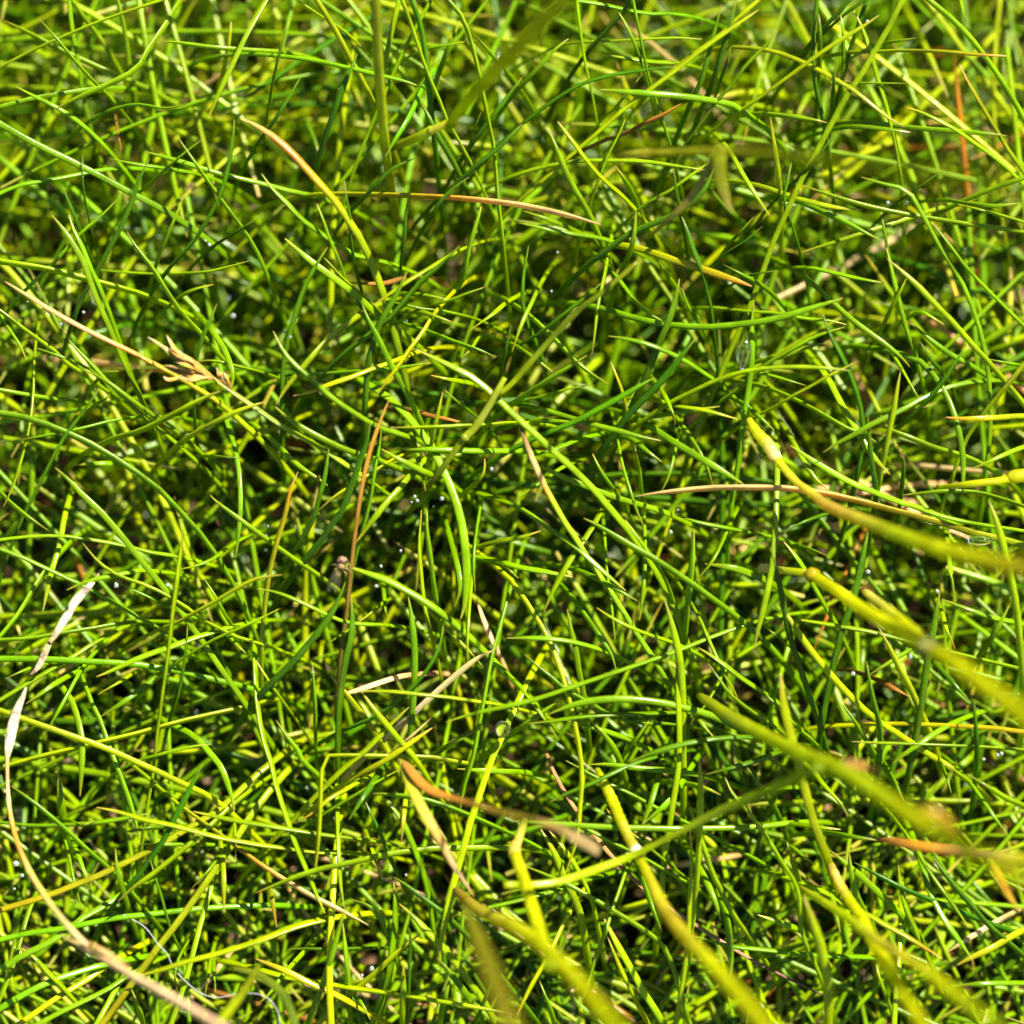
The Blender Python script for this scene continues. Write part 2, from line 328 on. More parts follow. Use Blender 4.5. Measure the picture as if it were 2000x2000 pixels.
# kind, width and height of each blade, then its course in 4 x 4 study tiles of the photograph
TRACES = """
00
g 48 2 0,898 250,1040 580,1200 950,1400 1200,1530 1440,1690
g 34 1 280,130 430,300 560,460 700,610 790,700
y 38 0 1200,-10 1000,55 700,160 420,280 200,380 0,490
g 44 1.5 390,800 520,730 720,640 870,570 1000,490 1080,350 1200,180 1310,0
g 36 0 110,625 250,700 430,790 590,900 730,1030 820,1130
g 38 2.5 1510,860 1600,650 1700,440 1800,230 1932,0 2020,-150
g 36 -1 1155,300 1300,310 1560,345 1932,370 2100,385
d 34 3 1700,870 1690,1010 1650,1240 1590,1440 1500,1600 1400,1760 1250,1920
d 36 2 1085,1150 1010,1300 950,1480 860,1680 740,1900 680,2013 600,2153 530,2323
g 30 1.5 850,1450 720,1580 600,1680 480,1810 370,1932 250,2040 100,2200
d 28 1 600,1130 595,1270 610,1420 630,1520
d 30 1.5 445,1340 500,1470 570,1640 630,1800
g 40 2 500,1560 540,1680 600,1800 650,1930 700,2033 770,2203 820,2343
g 44 2.4 375,1560 470,1680 540,1790 610,1910 660,2063 720,2213 780,2343 830,2463 890,2603 950,2733 1010,2863
y 32 2.5 1285,990 1400,1160 1520,1330 1640,1500 1760,1660 1850,1800 1910,1932
g 38 1.6 920,1680 980,1783 1110,1953 1190,2083 1320,2273 1450,2413 1590,2573
g 28 1 1470,1010 1340,1110 1210,1220 1080,1340 1010,1400
g 30 0 800,1150 960,1185 1200,1220 1460,1270
g 28 0.5 1325,1440 1270,1580 1220,1700 1140,1900
d 26 1 1900,1565 1750,1660 1560,1780
g 38 -1 1050,1100 1300,1170 1560,1250 1932,1340 2100,1385 2290,1425
q 36 0 -60,1430 0,1400 170,1335 300,1315 450,1290 760,1230
g 32 -2 500,0 530,250 570,450 600,680 650,900
g 34 -3 850,0 900,200 930,400 950,600
o 28 -3 880,1100 860,980 840,850
g 44 -5 30,150 230,250 430,360 650,460 850,550 1100,660 1300,770 1500,850
g 36 0 1330,755 1190,785 1000,755 800,800 650,880
g 32 -1 0,775 250,710 450,680 720,640
y 40 -4 1680,130 1660,300 1630,480 1590,620
y 36 -4 520,0 620,140 750,310 850,480
01
g 46 1 440,0 540,160 610,280 680,420 760,560 840,720
y 32 0 300,0 480,120 640,220 800,380
g 32 0 1195,630 1080,590 930,555 700,500 430,440 150,405 -100,390
d 42 2.5 735,390 690,500 620,660 560,830 500,1000 440,1200
d 28 1.5 320,565 230,720 130,880 0,1060
d 26 0 240,155 200,280 150,470 100,720
g 40 1 1270,0 1160,200 1060,390 950,640 870,830 760,1100 670,1360
g 40 1.5 1060,0 1120,160 1180,340 1250,540 1330,720 1400,900 1480,1030 1550,1160
d 46 2 1130,0 1190,170 1230,400 1260,700 1275,830
y 38 0 1040,0 990,200 940,440 900,600
g 40 0.5 1480,150 1410,320 1330,520 1290,640
g 42 1.2 940,1135 1000,1030 1110,850 1220,620
g 28 1.5 1600,290 1400,325 1235,360
y 38 2 1390,0 1500,130 1560,300 1610,500 1650,700 1700,950 1730,1100 1750,1400 1780,1650
g 30 1 1560,230 1680,360 1860,570
d 38 2.5 1195,735 1260,860 1330,1000 1410,1130 1470,1250
d 22 1 1635,810 1590,920 1540,1070
d 30 1.5 1155,1145 1000,1220 880,1330 790,1430 700,1520
A 66 3 -110,860 0,910 150,1010 300,1150 430,1300 560,1440 660,1580 750,1720 830,1880 900,2063 950,2213 1000,2403 1040,2563
s 46 1.5 2500,1630 2210,1550 1900,1485 1700,1460 1500,1440 1150,1420 800,1410 450,1410
g 40 2 40,1260 120,1370 230,1480 330,1590 480,1700 600,1780 740,1860 930,1900
d 34 2.5 640,1310 655,1430 680,1580 690,1740 720,1933 765,2110
g 32 2 435,1465 490,1600 540,1750 610,1900 620,1963 700,2110
g 48 1.5 210,1730 310,1820 430,1920 600,2043 760,2173 900,2303 1100,2450
y 28 1 420,1815 500,1880 620,2013 760,2133 870,2233
d 30 1 1545,1285 1440,1360 1340,1460 1280,1560 1200,1680
d 26 0.5 1115,1410 1090,1540 1080,1700 1060,1850
d 40 2 1932,900 1750,1080 1600,1200 1450,1340 1370,1400
g 38 1 1640,1480 1590,1650 1540,1830 1500,2040 1420,2140
d 34 -1 1932,560 1750,800 1600,1000 1540,1080
02
y 42 3.5 1790,70 1600,200 1400,340 1200,500 1000,650 800,800 600,980 400,1150 200,1330 80,1430
y 34 1 1790,0 1650,120 1500,260 1300,400 1150,520
g 36 2 1932,220 1830,340 1700,470 1600,610 1480,740 1370,900 1250,1060
d 42 2.5 1520,30 1470,230 1420,420 1370,600 1320,700
d 42 2.5 1620,20 1570,230 1510,420 1450,620 1400,730
d 26 1 1590,320 1560,450 1520,560
g 48 3 640,650 800,665 1000,680 1250,700 1450,730 1560,745 1625,775
d 38 2 1190,485 1100,490 900,515 700,550 500,610 330,710 150,840 0,960
g 36 1.5 410,280 300,370 200,480 100,590 0,700
g 38 1.5 880,0 920,200 960,400 1000,590 1050,740 1090,870 1130,990
g 38 1 775,90 840,200 900,340 950,480
g 34 0 470,0 490,180 510,330 530,460 570,640 600,800
d 36 1 870,0 760,140 650,260 570,350
g 36 -1 450,0 650,30 850,75 1010,100 1180,100
g 32 -1 1380,285 1200,275 1000,285 700,300 450,310 330,340
g 46 2 260,930 310,1050 370,1200 440,1350 500,1450 560,1560
y 40 2.5 330,880 430,1010 530,1150 640,1280 740,1370 800,1420
g 30 1 850,790 780,960 700,1120 630,1300 560,1500
g 24 0.5 1470,1150 1300,1270 1150,1380 1000,1460 910,1530
g 34 1 1410,1235 1200,1205 950,1170 700,1165 450,1170 200,1220 0,1280
d 32 1.5 1170,1220 1190,1370 1210,1490 1240,1620
g 36 1.5 1875,1570 1810,1480 1740,1370 1660,1240 1600,1130
d 38 2.5 1230,1570 1280,1700 1320,1820 1390,1993 1440,2203 1460,2343
d 46 3 1470,1210 1400,1370 1300,1470 1150,1570 980,1640 830,1710 700,1810 600,1880
o 34 -1 1250,740 1100,830 950,900 800,980 690,1010
g 42 1.5 900,1530 890,1680 860,1820 800,1960
g 34 0 0,1600 200,1650 400,1690 600,1720 750,1760
g 32 0 80,1530 250,1590 470,1680
d 24 1 1820,1640 1700,1740 1560,1830 1440,1932
g 26 1 1760,1570 1650,1690 1570,1780
g 36 -1 680,400 850,425 1030,450 1230,460
g 44 -2 750,1200 800,1280 860,1380
y 30 1 940,545 830,680 740,790 670,850
03
g 40 3 1050,0 950,200 850,370 740,560 640,700 560,850 460,1040 360,1220 280,1380 200,1560 110,1760 17,2023 -53,2213 -143,2403 -223,2613 -303,2793 -383,2983
y 36 3.5 880,110 780,180 600,290 450,390 300,500 150,610 0,720 -200,850
y 36 2.5 1070,920 970,870 850,780 700,660 550,570 390,480 200,400 50,360
r 46 2 1810,405 1600,395 1400,375 1200,365 1000,365 850,375 700,375
r 40 1.5 1460,460 1540,620 1640,790 1730,940 1820,1090 1932,1250
g 42 2 1240,0 1400,130 1530,260 1640,400 1760,570 1850,720 1932,860
d 38 2 430,0 410,200 400,400 410,560 440,720 480,900
d 36 2.2 440,100 455,250 450,450
d 36 1.5 660,0 580,100 480,200
d 36 1.8 770,0 620,110 480,240
d 32 2.5 565,470 550,620 540,760
d 34 0 790,0 740,150 680,330 640,480
g 32 0.5 600,100 620,250 620,500
g 38 0 700,80 770,230 830,420 880,600 930,760 970,920 1010,1080 1040,1330
g 28 0.5 1155,275 1000,300 870,325
g 28 0 1070,605 880,605 700,605 560,610
g 38 1.5 1085,780 1200,820 1340,890 1450,950 1560,1030 1700,1130 1880,1290
g 36 1 1805,985 1600,965 1350,945 1150,930 950,905 720,885
g 32 1 1110,960 950,940 750,920 590,930
d 28 2.6 555,970 480,1080 380,1200 290,1300 230,1350
g 34 1.5 500,890 380,865 200,840 0,825
y 34 1 90,850 120,1050 150,1250 165,1450 170,1560
g 42 1.5 320,1345 480,1400 700,1470 900,1520 1100,1560 1300,1590 1550,1630 1850,1670 1990,1700
y 34 1 765,1520 600,1510 400,1470 200,1410 0,1345
g 40 1.5 895,1745 780,1690 650,1620 500,1550 370,1490 290,1460
g 38 2 750,1285 900,1330 1080,1380 1150,1480 1220,1600 1290,1730 1390,1900 1450,1983 1540,2183 1600,2353 1650,2553 1680,2783 1690,3033 1670,3303
g 40 2 1250,1600 1380,1760 1510,1933 1650,2083 1800,2233 1932,2363 2050,2480
g 32 1 1910,1475 1700,1495 1500,1475 1390,1455
g 36 0 1450,1480 1650,1530 1932,1610
g 28 1 890,1520 920,1680 940,1800 970,1932
g 36 0 1932,1290 1750,1350 1600,1410 1480,1460
d 30 1.5 1320,1250 1210,1330 1100,1410 1000,1480
g 34 0 320,1830 550,1760 800,1680 1050,1600 1320,1510
d 32 1 245,1180 210,1330 190,1450 240,1600 300,1800
g 24 1 1525,200 1495,100 1470,0
10
g 52 1 0,115 200,145 400,180 620,240 850,300 1050,360
s 60 3 35,260 200,365 400,490 600,600 800,700 950,770 1100,850 1200,900 1350,990 1550,1110 1700,1230 1850,1370
g 38 2 450,610 530,720 640,830 750,950 850,1050 980,1170 1100,1280 1250,1410 1380,1520
g 36 1.5 600,895 750,970 900,1080 1050,1190 1200,1290 1330,1390
g 34 1 260,740 400,790 560,850 700,930
g 58 2.8 -60,1205 200,1250 450,1340 650,1430 850,1550 1000,1650 1150,1760 1330,1950 1480,2117 1580,2257 1680,2427 1760,2597 1830,2737 1870,2860
y 50 3.4 1610,1050 1450,1120 1300,1200 1150,1280 1000,1350 840,1395
y 40 3.2 1932,1130 1750,1190 1580,1270 1450,1340 1330,1415
g 38 2 135,1410 300,1380 430,1355 600,1320 800,1270 1000,1240
d 44 2.4 720,1030 620,1180 520,1310 420,1460 330,1640 250,1800 180,1932 80,2177 0,2417
g 44 3 400,1610 500,1700 600,1810 720,1920 780,1987 900,2127 1000,2257 1100,2377 1200,2497 1300,2637 1400,2777 1500,2917 1600,3067 1700,3207 1830,3397
g 34 1 25,1895 90,1750 150,1560 190,1410 220,1250 240,1050 245,850
g 34 1.5 195,830 130,700 50,580 0,480
d 34 2.5 1575,420 1520,550 1470,660 1430,800 1410,1000 1410,1200
g 30 0 1810,110 1650,155 1500,190 1300,200 1100,205 850,190 740,180
g 32 0.5 1550,280 1400,320 1280,390
g 42 1.5 1670,1070 1690,960 1670,860 1620,740 1530,610
g 36 1 1420,840 1550,835 1700,870 1932,930
g 30 0.5 0,1045 200,1080 400,1110 530,1120
g 28 1 865,910 770,920 700,980
g 26 1 820,1045 770,1110 680,1160
g 34 1 1710,2267 1740,2000 1745,1800 1730,1600 1700,1450 1660,1320
g 40 1.4 1525,1810 1570,1857 1700,1957 1820,2047 1932,2127 2100,2250 2350,2420
g 28 0.6 1750,1540 1640,1535 1500,1525
g 40 1.5 350,2067 200,1967 80,1870 0,1790
g 44 -3 530,1590 740,1580 900,1590
g 40 0 10,480 130,570 250,660 380,750 480,850 620,940
11
d 46 2.5 520,10 430,150 340,330 280,520 230,690 200,850 190,1050 190,1300
y 46 3.2 145,1150 220,1030 300,930 400,810 500,700 620,600 780,485
y 42 2 840,435 940,370 1080,270 1260,160 1480,30
d 56 3 1480,0 1350,130 1200,260 1080,400 980,520 870,610 720,720 600,820 520,900
d 48 2 1095,190 1040,310 980,420 900,560 860,680 820,820 800,1000 790,1200
g 40 2.6 765,410 810,530 860,620 920,740 980,870 1040,980 1120,1120 1160,1200
y 46 3.4 880,1080 950,980 1040,860 1120,740 1200,640 1260,540 1310,470
g 36 2 1415,550 1300,510 1200,480 1030,480
g 38 1.5 880,390 1050,420 1200,455 1350,470 1530,510 1600,530
g 34 1 1385,390 1250,360 1150,350 1030,350
g 34 2.4 1660,300 1520,350 1400,400 1250,440
g 38 1.5 1740,810 1600,750 1450,700 1300,640 1150,590 990,540
g 36 1 1490,820 1560,750 1630,650
g 36 1.6 1555,610 1700,510 1820,410
y 36 2.8 270,1090 400,1060 550,1000 700,950 850,890 1000,840 1060,810
g 28 1.5 1275,850 1130,870 1000,890 800,905 600,920 350,940
g 44 3 125,620 180,730 250,830 350,920 450,1010 560,1110 680,1190 800,1270 950,1340 1120,1390
g 44 2.5 140,1170 230,1250 350,1330 500,1410 650,1480 800,1530 950,1580
g 60 3.2 1485,2707 1515,2600 1530,2400 1520,2207 1490,2000 1450,1850 1400,1720 1340,1590 1280,1470 1200,1360 1120,1260 1030,1160 930,1080
y 36 3.6 975,1320 1150,1320 1350,1315 1550,1305 1700,1300 1860,1285
g 38 2.4 1355,1035 1450,1120 1600,1240
g 32 2.6 1355,1060 1330,1180 1300,1300 1280,1400 1260,1500
g 46 2 1000,1475 1200,1475 1400,1480 1600,1490 1780,1490 1932,1490
g 46 2.7 910,1475 1000,1530 1100,1580 1200,1630 1350,1700
d 48 3 830,1270 800,1430 740,1600 690,1750 620,1930 560,2007 480,2127 400,2227 330,2307
o 42 3.5 975,1100 930,1200 880,1330 830,1480 790,1640 760,1800 740,1932 730,2000 700,2250 680,2450 660,2650 630,2850
g 44 2 910,1330 890,1480 860,1620 840,1780 800,1957 750,2137 710,2307
y 34 2 455,1920 560,1830 650,1770 780,1690 900,1610 1020,1540
d 38 2 530,1455 515,1580 490,1720 450,1850 430,1957 340,2117 250,2257
r 42 2.6 305,1640 250,1770 210,1957 150,2157 100,2357 70,2557 50,2757 40,2957
g 38 1.5 1660,1545 1655,1640 1600,1720 1500,1800
g 46 2 730,2147 850,1987 950,1860 1050,1750 1140,1640
d 38 1.5 1850,570 1820,720 1790,850
o 36 -1 1520,1290 1400,1260 1250,1230 1110,1190
o 36 -1 680,265 800,275 950,270 1050,240
g 36 1 1270,940 1400,970 1560,1000
g 38 1 520,1740 450,1690 300,1590 150,1440 0,1310
g 42 1 1230,1780 1200,1640 1180,1560 1150,1450 1110,1340
12
g 46 3 2400,380 2180,450 1932,525 1800,550 1650,570 1450,590 1200,580 1000,550 800,500 640,450
g 42 1.5 1135,570 1030,510 920,430 840,330 780,250 720,170
d 52 2.5 1215,240 1190,370 1140,540 1080,680 1020,830 960,980 900,1100
g 42 2 700,655 850,680 1000,720 1150,780 1280,850 1400,930 1500,1000
d 48 3.2 1330,675 1230,800 1130,930 1020,1050 900,1170 800,1280 720,1390 640,1500
g 48 2.7 1035,955 900,1030 750,1120 600,1200 450,1280 300,1340 230,1370 50,1450
g 44 3 545,795 430,870 300,950 150,1050 0,1150
d 44 3 650,270 500,400 350,520 200,640 60,720
g 36 1.5 295,915 150,810 30,730
g 42 2 690,1000 560,920 450,830 350,720 250,620 130,510
g 34 1 570,1010 400,1040 220,1090 100,1120 0,1160
g 40 2 1090,1570 980,1490 880,1410 770,1370
g 40 2.2 1080,1415 950,1390 800,1350 600,1300 400,1240 200,1180 50,1150
g 34 1 470,1290 400,1275 250,1270 100,1275
g 34 1.5 85,1535 200,1510 300,1480 400,1440 500,1400
g 40 2 130,1560 250,1620 400,1690 550,1750 700,1810 830,1850 1100,1932
R 46 3.2 35,1190 70,1330 120,1480 180,1620 250,1770 340,1932 430,2087 490,2157 560,2287 650,2417 740,2547 840,2707 930,2857 1000,2957
g 38 2 10,1865 100,1790 200,1720 300,1650 380,1600
g 46 2 585,1510 640,1620 700,1710 760,1790
g 40 2 960,2047 910,1932 860,1780 820,1650 790,1530 770,1410
g 40 2 1080,1790 1130,1690 1160,1590 1190,1450 1210,1350
g 48 2.6 1680,1730 1550,1650 1400,1560 1250,1470 1120,1390 1000,1310
g 40 1 1455,1735 1420,1620 1370,1520 1300,1400 1200,1260
s 52 3 890,1820 1100,1790 1300,1770 1500,1755 1700,1755 1933,1757 2133,1775 2333,1810 2583,1870 2833,1937 3033,1987 3233,2047 3433,2107 3633,2147 3750,2180
g 34 2 1510,1165 1350,1190 1200,1210 1050,1235 950,1250
g 32 2.2 1640,1260 1500,1220 1380,1190 1200,1165 1080,1130
g 38 2.2 1185,1300 1170,1220 1130,1130 1080,1040
y 50 5 2450,905 2200,885 1932,885 1700,910 1500,970 1350,1040 1200,1110 1050,1200
g 42 2.2 2413,590 2200,660 2000,770 1830,870 1650,1030 1480,1150
g 46 1 1755,400 1740,600 1740,850 1700,1150 1660,1400 1640,1600 1600,1800 1590,1932
g 38 1 2430,572 2283,540 2133,530 1932,490 1750,480 1600,465 1450,450
g 34 1 1540,140 1650,200 1800,280 1900,360
g 34 0 1040,85 1100,170 1150,250 1190,310
g 34 0.5 1220,240 1260,400 1310,490 1360,560
y 40 2.2 580,785 600,650 620,470 650,320 680,180 700,60
y 30 1 715,840 760,950 800,1060 830,1180
g 32 1 0,770 40,650 90,520 140,420 200,290
d 46 1.5 120,0 90,150 75,300 80,450 120,580 180,720
g 28 0.5 890,1450 920,1600 940,1780
d 30 1.2 1925,180 1800,200 1720,220
r 52 2.7 1740,295 1650,260 1500,210 1320,150 1130,90 920,20
y 50 3.8 -700,750 -450,870 -250,980 0,1215 150,1350 330,1520 500,1670 620,1800 740,1940 800,2007 950,2207 1050,2357 1120,2507 1200,2680 1240,2790
13
y 42 3 940,95 1060,200 1180,310 1300,440 1420,560 1540,700 1680,850 1800,990 1932,1150
g 38 0.5 930,0 970,170 1010,340 1050,500 1090,640 1140,780
g 34 1.5 1095,200 1040,320 970,450 900,600
g 38 1.5 925,270 800,250 650,220 500,185 380,160
d 48 2 470,490 520,630 600,780 670,930 730,1100 760,1250 770,1400 740,1600 690,1800
d 46 2.7 1525,720 1440,840 1350,980 1250,1100 1150,1210 1030,1310
g 38 2.5 475,1500 600,1420 700,1370 800,1310 920,1250 1050,1190 1150,1130 1250,1080 1400,1020 1540,990
y 38 2.9 1035,915 1010,1050 990,1180 960,1320 930,1480 900,1620 875,1760
g 44 2 1485,1810 1490,1700 1490,1560 1470,1400 1430,1240 1380,1110 1320,1000 1260,920 1180,840 1050,790
g 34 1.5 1205,1175 1140,1070 1070,940 1000,820
g 48 1.5 960,1660 900,1600 800,1480 720,1340 640,1210 560,1060 500,950
g 42 1.5 880,1440 770,1370 660,1330 570,1280 450,1210 300,1130 150,1060 0,1010
g 46 2.2 860,1290 1000,1350 1150,1410 1300,1470 1450,1510 1600,1570
r 38 2.6 1365,1245 1500,1255 1700,1250 1932,1235
r 40 2 1932,860 1830,990 1720,1120 1600,1270 1500,1430 1420,1660
g 44 1.5 240,1450 400,1560 550,1650 700,1730 850,1790 1000,1850 1250,1932
g 38 1.2 520,1780 420,1690 320,1540 220,1360
d 40 2 800,1250 810,1420 830,1600 860,1780 840,1930
g 36 1 1550,1620 1650,1580 1780,1520 1932,1460
d 34 1 1050,1480 1060,1600 1040,1800
d 36 1.8 1180,700 1250,820 1340,920
g 30 1 350,1015 200,970 50,930 -60,920
g 40 0.5 1105,880 1030,800 920,710 780,610 650,510 500,370 380,260
g 40 -1 1110,560 1250,680 1400,790 1550,870 1700,970 1800,1030
g 34 0.3 1350,570 1250,510 1180,480 1110,510
g 38 -1 1660,820 1800,850 1932,875
y 36 1 510,700 350,740 200,800 0,840
g 36 1.5 120,1340 0,1230 -100,1150
g 34 1 1050,1810 1250,1790 1400,1780 1600,1790 1750,1830 1932,1890
y 36 2.6 725,835 620,890 500,950 380,1020 250,1090 100,1180 0,1230
20
g 52 2.2 0,345 150,400 300,470 450,540 600,610 750,690 900,780 1050,860 1200,960 1350,1080
g 44 1.5 0,280 200,255 450,250 650,275 900,320 1100,370 1300,400
g 44 1.6 0,1000 200,990 450,950 650,920 850,885 1000,870
g 46 1.4 0,1140 250,1140 500,1150 750,1165 950,1175 1180,1210 1350,1240 1550,1290 1800,1350
g 42 2.7 700,1270 800,1230 950,1160 1100,1100 1250,1050 1400,990 1600,930 1700,900
y 46 3.2 0,1515 150,1570 350,1640 550,1710 750,1780 900,1850 1100,1935 1200,1987 1350,2057 1500,2127 1620,2207 1700,2280
y 50 2.5 0,1932 250,1860 500,1800 750,1740 1000,1680 1250,1610 1500,1550 1650,1525 1800,1480
y 46 2 1330,165 1320,300 1300,450 1280,620 1255,800 1235,1000 1210,1200 1180,1400 1155,1600 1130,1780 1120,1932 1080,2157 1040,2407
y 38 3.3 2050,530 1932,545 1830,570 1700,640 1550,730 1400,810 1280,880 1165,920
y 42 2.6 600,300 700,420 800,500 900,550 1050,600 1200,670 1350,760 1450,840 1600,920 1750,990 1932,1040
g 38 2.4 485,640 580,600 700,560 850,530 1000,500 1080,500
g 36 1.7 830,565 950,630 1100,700 1250,780 1400,840 1500,880
g 34 1.2 1265,495 1400,470 1550,410 1700,300
g 44 1 0,980 100,860 180,740 250,620 330,500
y 42 0 310,800 340,650 380,480 430,320 470,100
g 42 2 0,1440 130,1360 300,1260 450,1170 600,1080 720,1000
g 34 1.5 40,1285 160,1230 270,1190
g 38 2 190,1465 300,1390 400,1320 550,1240
g 36 2 315,1720 400,1560 480,1420 560,1270 610,1190
g 50 2 580,2137 590,1957 595,1750 580,1650 550,1530 500,1410 430,1330
g 44 1 1015,2457 980,2307 940,2177 880,2007 850,1932 800,1800 760,1680 720,1570 660,1450 620,1340
g 34 1.6 1525,1760 1400,1775 1250,1810 1100,1850 1000,1880 900,1932
g 44 1.2 1700,2257 1680,2137 1630,1987 1610,1932 1520,1820 1420,1710 1300,1640
d 42 1 1360,900 1350,1050 1320,1250 1290,1400 1240,1550
g 32 1 1785,1100 1700,1020 1640,960
g 30 1 1490,570 1570,700 1640,830 1700,920
g 34 1.8 2048,765 1932,825 1800,890 1700,935 1550,1000 1400,1090 1240,1200
g 42 -1 710,1400 850,1320 990,1230
g 42 -2 730,1560 900,1450 1100,1300 1180,1240
g 46 2.3 2358,2987 2288,2827 2218,2657 2148,2497 2078,2287 2008,2077 1970,1900 1918,1750 1878,1550 1858,1350 1850,1150
21
g 48 2.6 0,630 150,660 300,720 450,790 600,860 750,890 930,895
d 54 3 650,580 580,750 500,880 400,1010 300,1130 180,1250 60,1370
d 52 2.6 690,690 700,850 690,1000 650,1150 620,1350 600,1550 595,1780
g 60 1.6 650,465 780,510 950,570 1100,650 1250,740 1400,850 1550,980 1650,1080 1780,1210 1932,1360
y 38 0.5 1650,1200 1560,1100 1430,970 1300,840 1200,740
g 46 2 1240,60 1240,200 1265,400 1290,600 1320,780
g 42 1.5 1200,60 1185,300 1200,550 1230,800 1280,1000
g 42 1.7 1590,655 1575,480 1585,300 1615,100
g 40 1.5 1440,765 1480,640 1470,500 1430,340
g 40 2.2 1535,1170 1535,1000 1545,800 1560,620
g 48 2 1105,690 1130,850 1150,1050 1150,1250 1140,1450 1125,1650 1120,1720
d 44 3.2 1360,900 1330,1050 1260,1190 1150,1330 1030,1440 900,1540 750,1610 650,1650
S 48 2.3 1740,1070 1600,1140 1450,1260 1300,1390 1150,1530 1020,1650 900,1750 830,1810
S 44 1 555,1410 680,1385 850,1330 1000,1280 1100,1260
y 40 3.2 720,1392 770,1375 1000,1380 1200,1400 1400,1420 1600,1450 1780,1475
g 44 3.6 1380,1600 1500,1560 1650,1520 1860,1475 2060,1425 2260,1355 2660,1220 3010,1100 3260,1000 3500,910 3620,870
g 44 3.1 760,1370 850,1500 950,1620 1050,1740 1130,1830 1200,1930
y 50 3 420,2737 450,2457 465,2200 475,1950 500,1845 750,1840 1000,1845 1250,1850 1400,1880 1550,1900
y 46 1 540,1260 650,1390 750,1520 850,1660 930,1800
y 46 2 1110,1490 950,1640 800,1800 640,1932 430,2140 250,2330 100,2480
g 48 2 1475,2270 1510,2057 1560,1900 1590,1780 1620,1600 1660,1400 1690,1230 1720,1080 1780,880 1830,680
y 50 3.3 1320,3310 1360,3107 1400,2907 1450,2707 1500,2537 1560,2307 1640,2077 1700,1890 1780,1720 1850,1560 1932,1380
g 40 1 145,1585 220,1700 300,1800 330,1870 430,1967 520,2057
y 34 0 0,1150 80,1280 170,1410 250,1520 320,1620
g 42 0 410,1180 420,1350 430,1550 430,1700
g 32 1 510,1045 580,990 670,930
g 30 0.5 950,875 940,780 930,680
g 46 0 750,870 850,800 920,740
g 40 1 1590,1665 1450,1740 1300,1830
g 38 1.4 2068,210 1932,255 1750,290 1610,330
g 42 1.5 2298,545 2058,500 1932,480 1750,430 1600,400
g 32 1.3 1905,555 1830,490 1750,450
y 44 3.6 2250,2690 2330,2437 2350,2207 2368,2007 2360,1900 2340,1750 2310,1600 2270,1430 2230,1290 2150,1060 2090,940 2010,800 1900,640 1850,570 1740,470
S 46 -4 1600,700 1640,830 1700,980 1780,1150
S 34 2 1270,1570 1150,1680 1050,1770 950,1850
y 44 2.2 1280,1640 1150,1730 1050,1800 900,1900 780,1960 620,2060
22
g 48 2.7 520,120 620,170 750,250 900,340 1030,410 1150,490 1300,590 1450,700 1600,810 1750,930 1880,1060
g 40 2 825,645 700,540 600,450 500,360 400,280 250,180 100,70 0,20
g 46 2.3 230,800 290,660 360,530 430,410 500,310 580,190 660,50
g 38 1.7 910,720 820,670 700,600 580,540 450,490
g 46 2.3 615,770 720,840 850,910 1000,970 1180,1030
g 42 2.2 820,130 900,240 1000,380 1080,500 1130,600 1160,690
y 52 3 1110,720 1150,850 1180,970 1210,1100 1230,1250 1240,1450 1240,1650 1245,2000
y 48 2.5 1190,1150 1200,1300 1210,1500 1215,1700 1210,1932 1180,2107 1150,2307 1110,2557 1085,2830
g 48 1 1320,200 1310,400 1290,600 1270,800 1250,1000
g 44 1.5 1320,590 1430,460 1500,340 1560,200
y 46 3 1760,1060 1780,950 1820,800 1860,620 1890,450 1910,200 1920,0 1925,-200
g 40 2 1355,1060 1450,1120 1550,1190 1650,1270 1800,1370 1932,1460
g 42 1.8 1640,1430 1610,1370 1550,1270 1490,1140 1430,1010 1370,870 1300,740
g 46 2.7 1420,1170 1500,1280 1580,1390 1700,1490 1830,1580 1932,1650
g 54 4 270,1540 400,1490 550,1450 750,1430 950,1440 1150,1470 1350,1520 1500,1570 1650,1650 1800,1700
g 40 3 120,1610 300,1590 500,1560 700,1545 900,1540 1150,1530 1300,1530
g 38 2.5 90,1105 180,1190 280,1270 400,1370 550,1450 680,1530 800,1580 950,1610 1100,1610
g 46 2 -40,990 200,990 400,1010 600,1060 750,1120 890,1190
g 42 1.5 400,780 430,940 460,1060 480,1200 510,1350 530,1500
g 42 1 755,1220 720,1110 650,1000 550,850 440,700
g 44 2.2 335,1725 270,1630 200,1530 100,1400 0,1280
g 48 2 380,1420 300,1470 150,1580 0,1680
g 48 2 570,1590 650,1670 720,1760 770,1850 800,1932
g 42 1.5 400,1590 600,1640 750,1690 880,1740
g 48 1.5 1010,1560 970,1620 900,1720 830,1810 780,1870
d 48 4 860,1890 1000,1830 1200,1770 1400,1730 1600,1710 1750,1710
g 38 1.8 1465,1710 1370,1600 1300,1500 1250,1420
g 38 1 750,1010 720,720 690,500 680,330
g 38 1 925,860 955,600 965,400 960,200
g 46 0 1170,90 1350,150 1600,200 1900,260
g 52 1 1400,450 1600,480 1750,530 1860,580
g 34 1.5 1300,1600 1380,1510 1440,1420 1510,1290
g 42 1.5 570,1907 700,1907 900,1932 1150,1952 1350,1982
23
d 54 3 90,330 150,560 190,760 230,960 290,1150 350,1330 410,1500 450,1620
d 54 3 800,220 770,370 720,600 680,750 620,900 570,1100 530,1270 490,1470 460,1650
g 46 2 190,290 300,430 400,600 480,740 570,890
y 48 2.7 140,720 250,880 350,1030 450,1160 560,1290 680,1420 830,1560 950,1640 1100,1740 1250,1840 1400,1930
g 48 2 260,850 450,880 700,920 900,960 1080,1010 1450,1100 1650,1150 1932,1220
y 52 2.2 870,900 950,1050 1030,1210 1110,1360 1180,1520 1250,1680
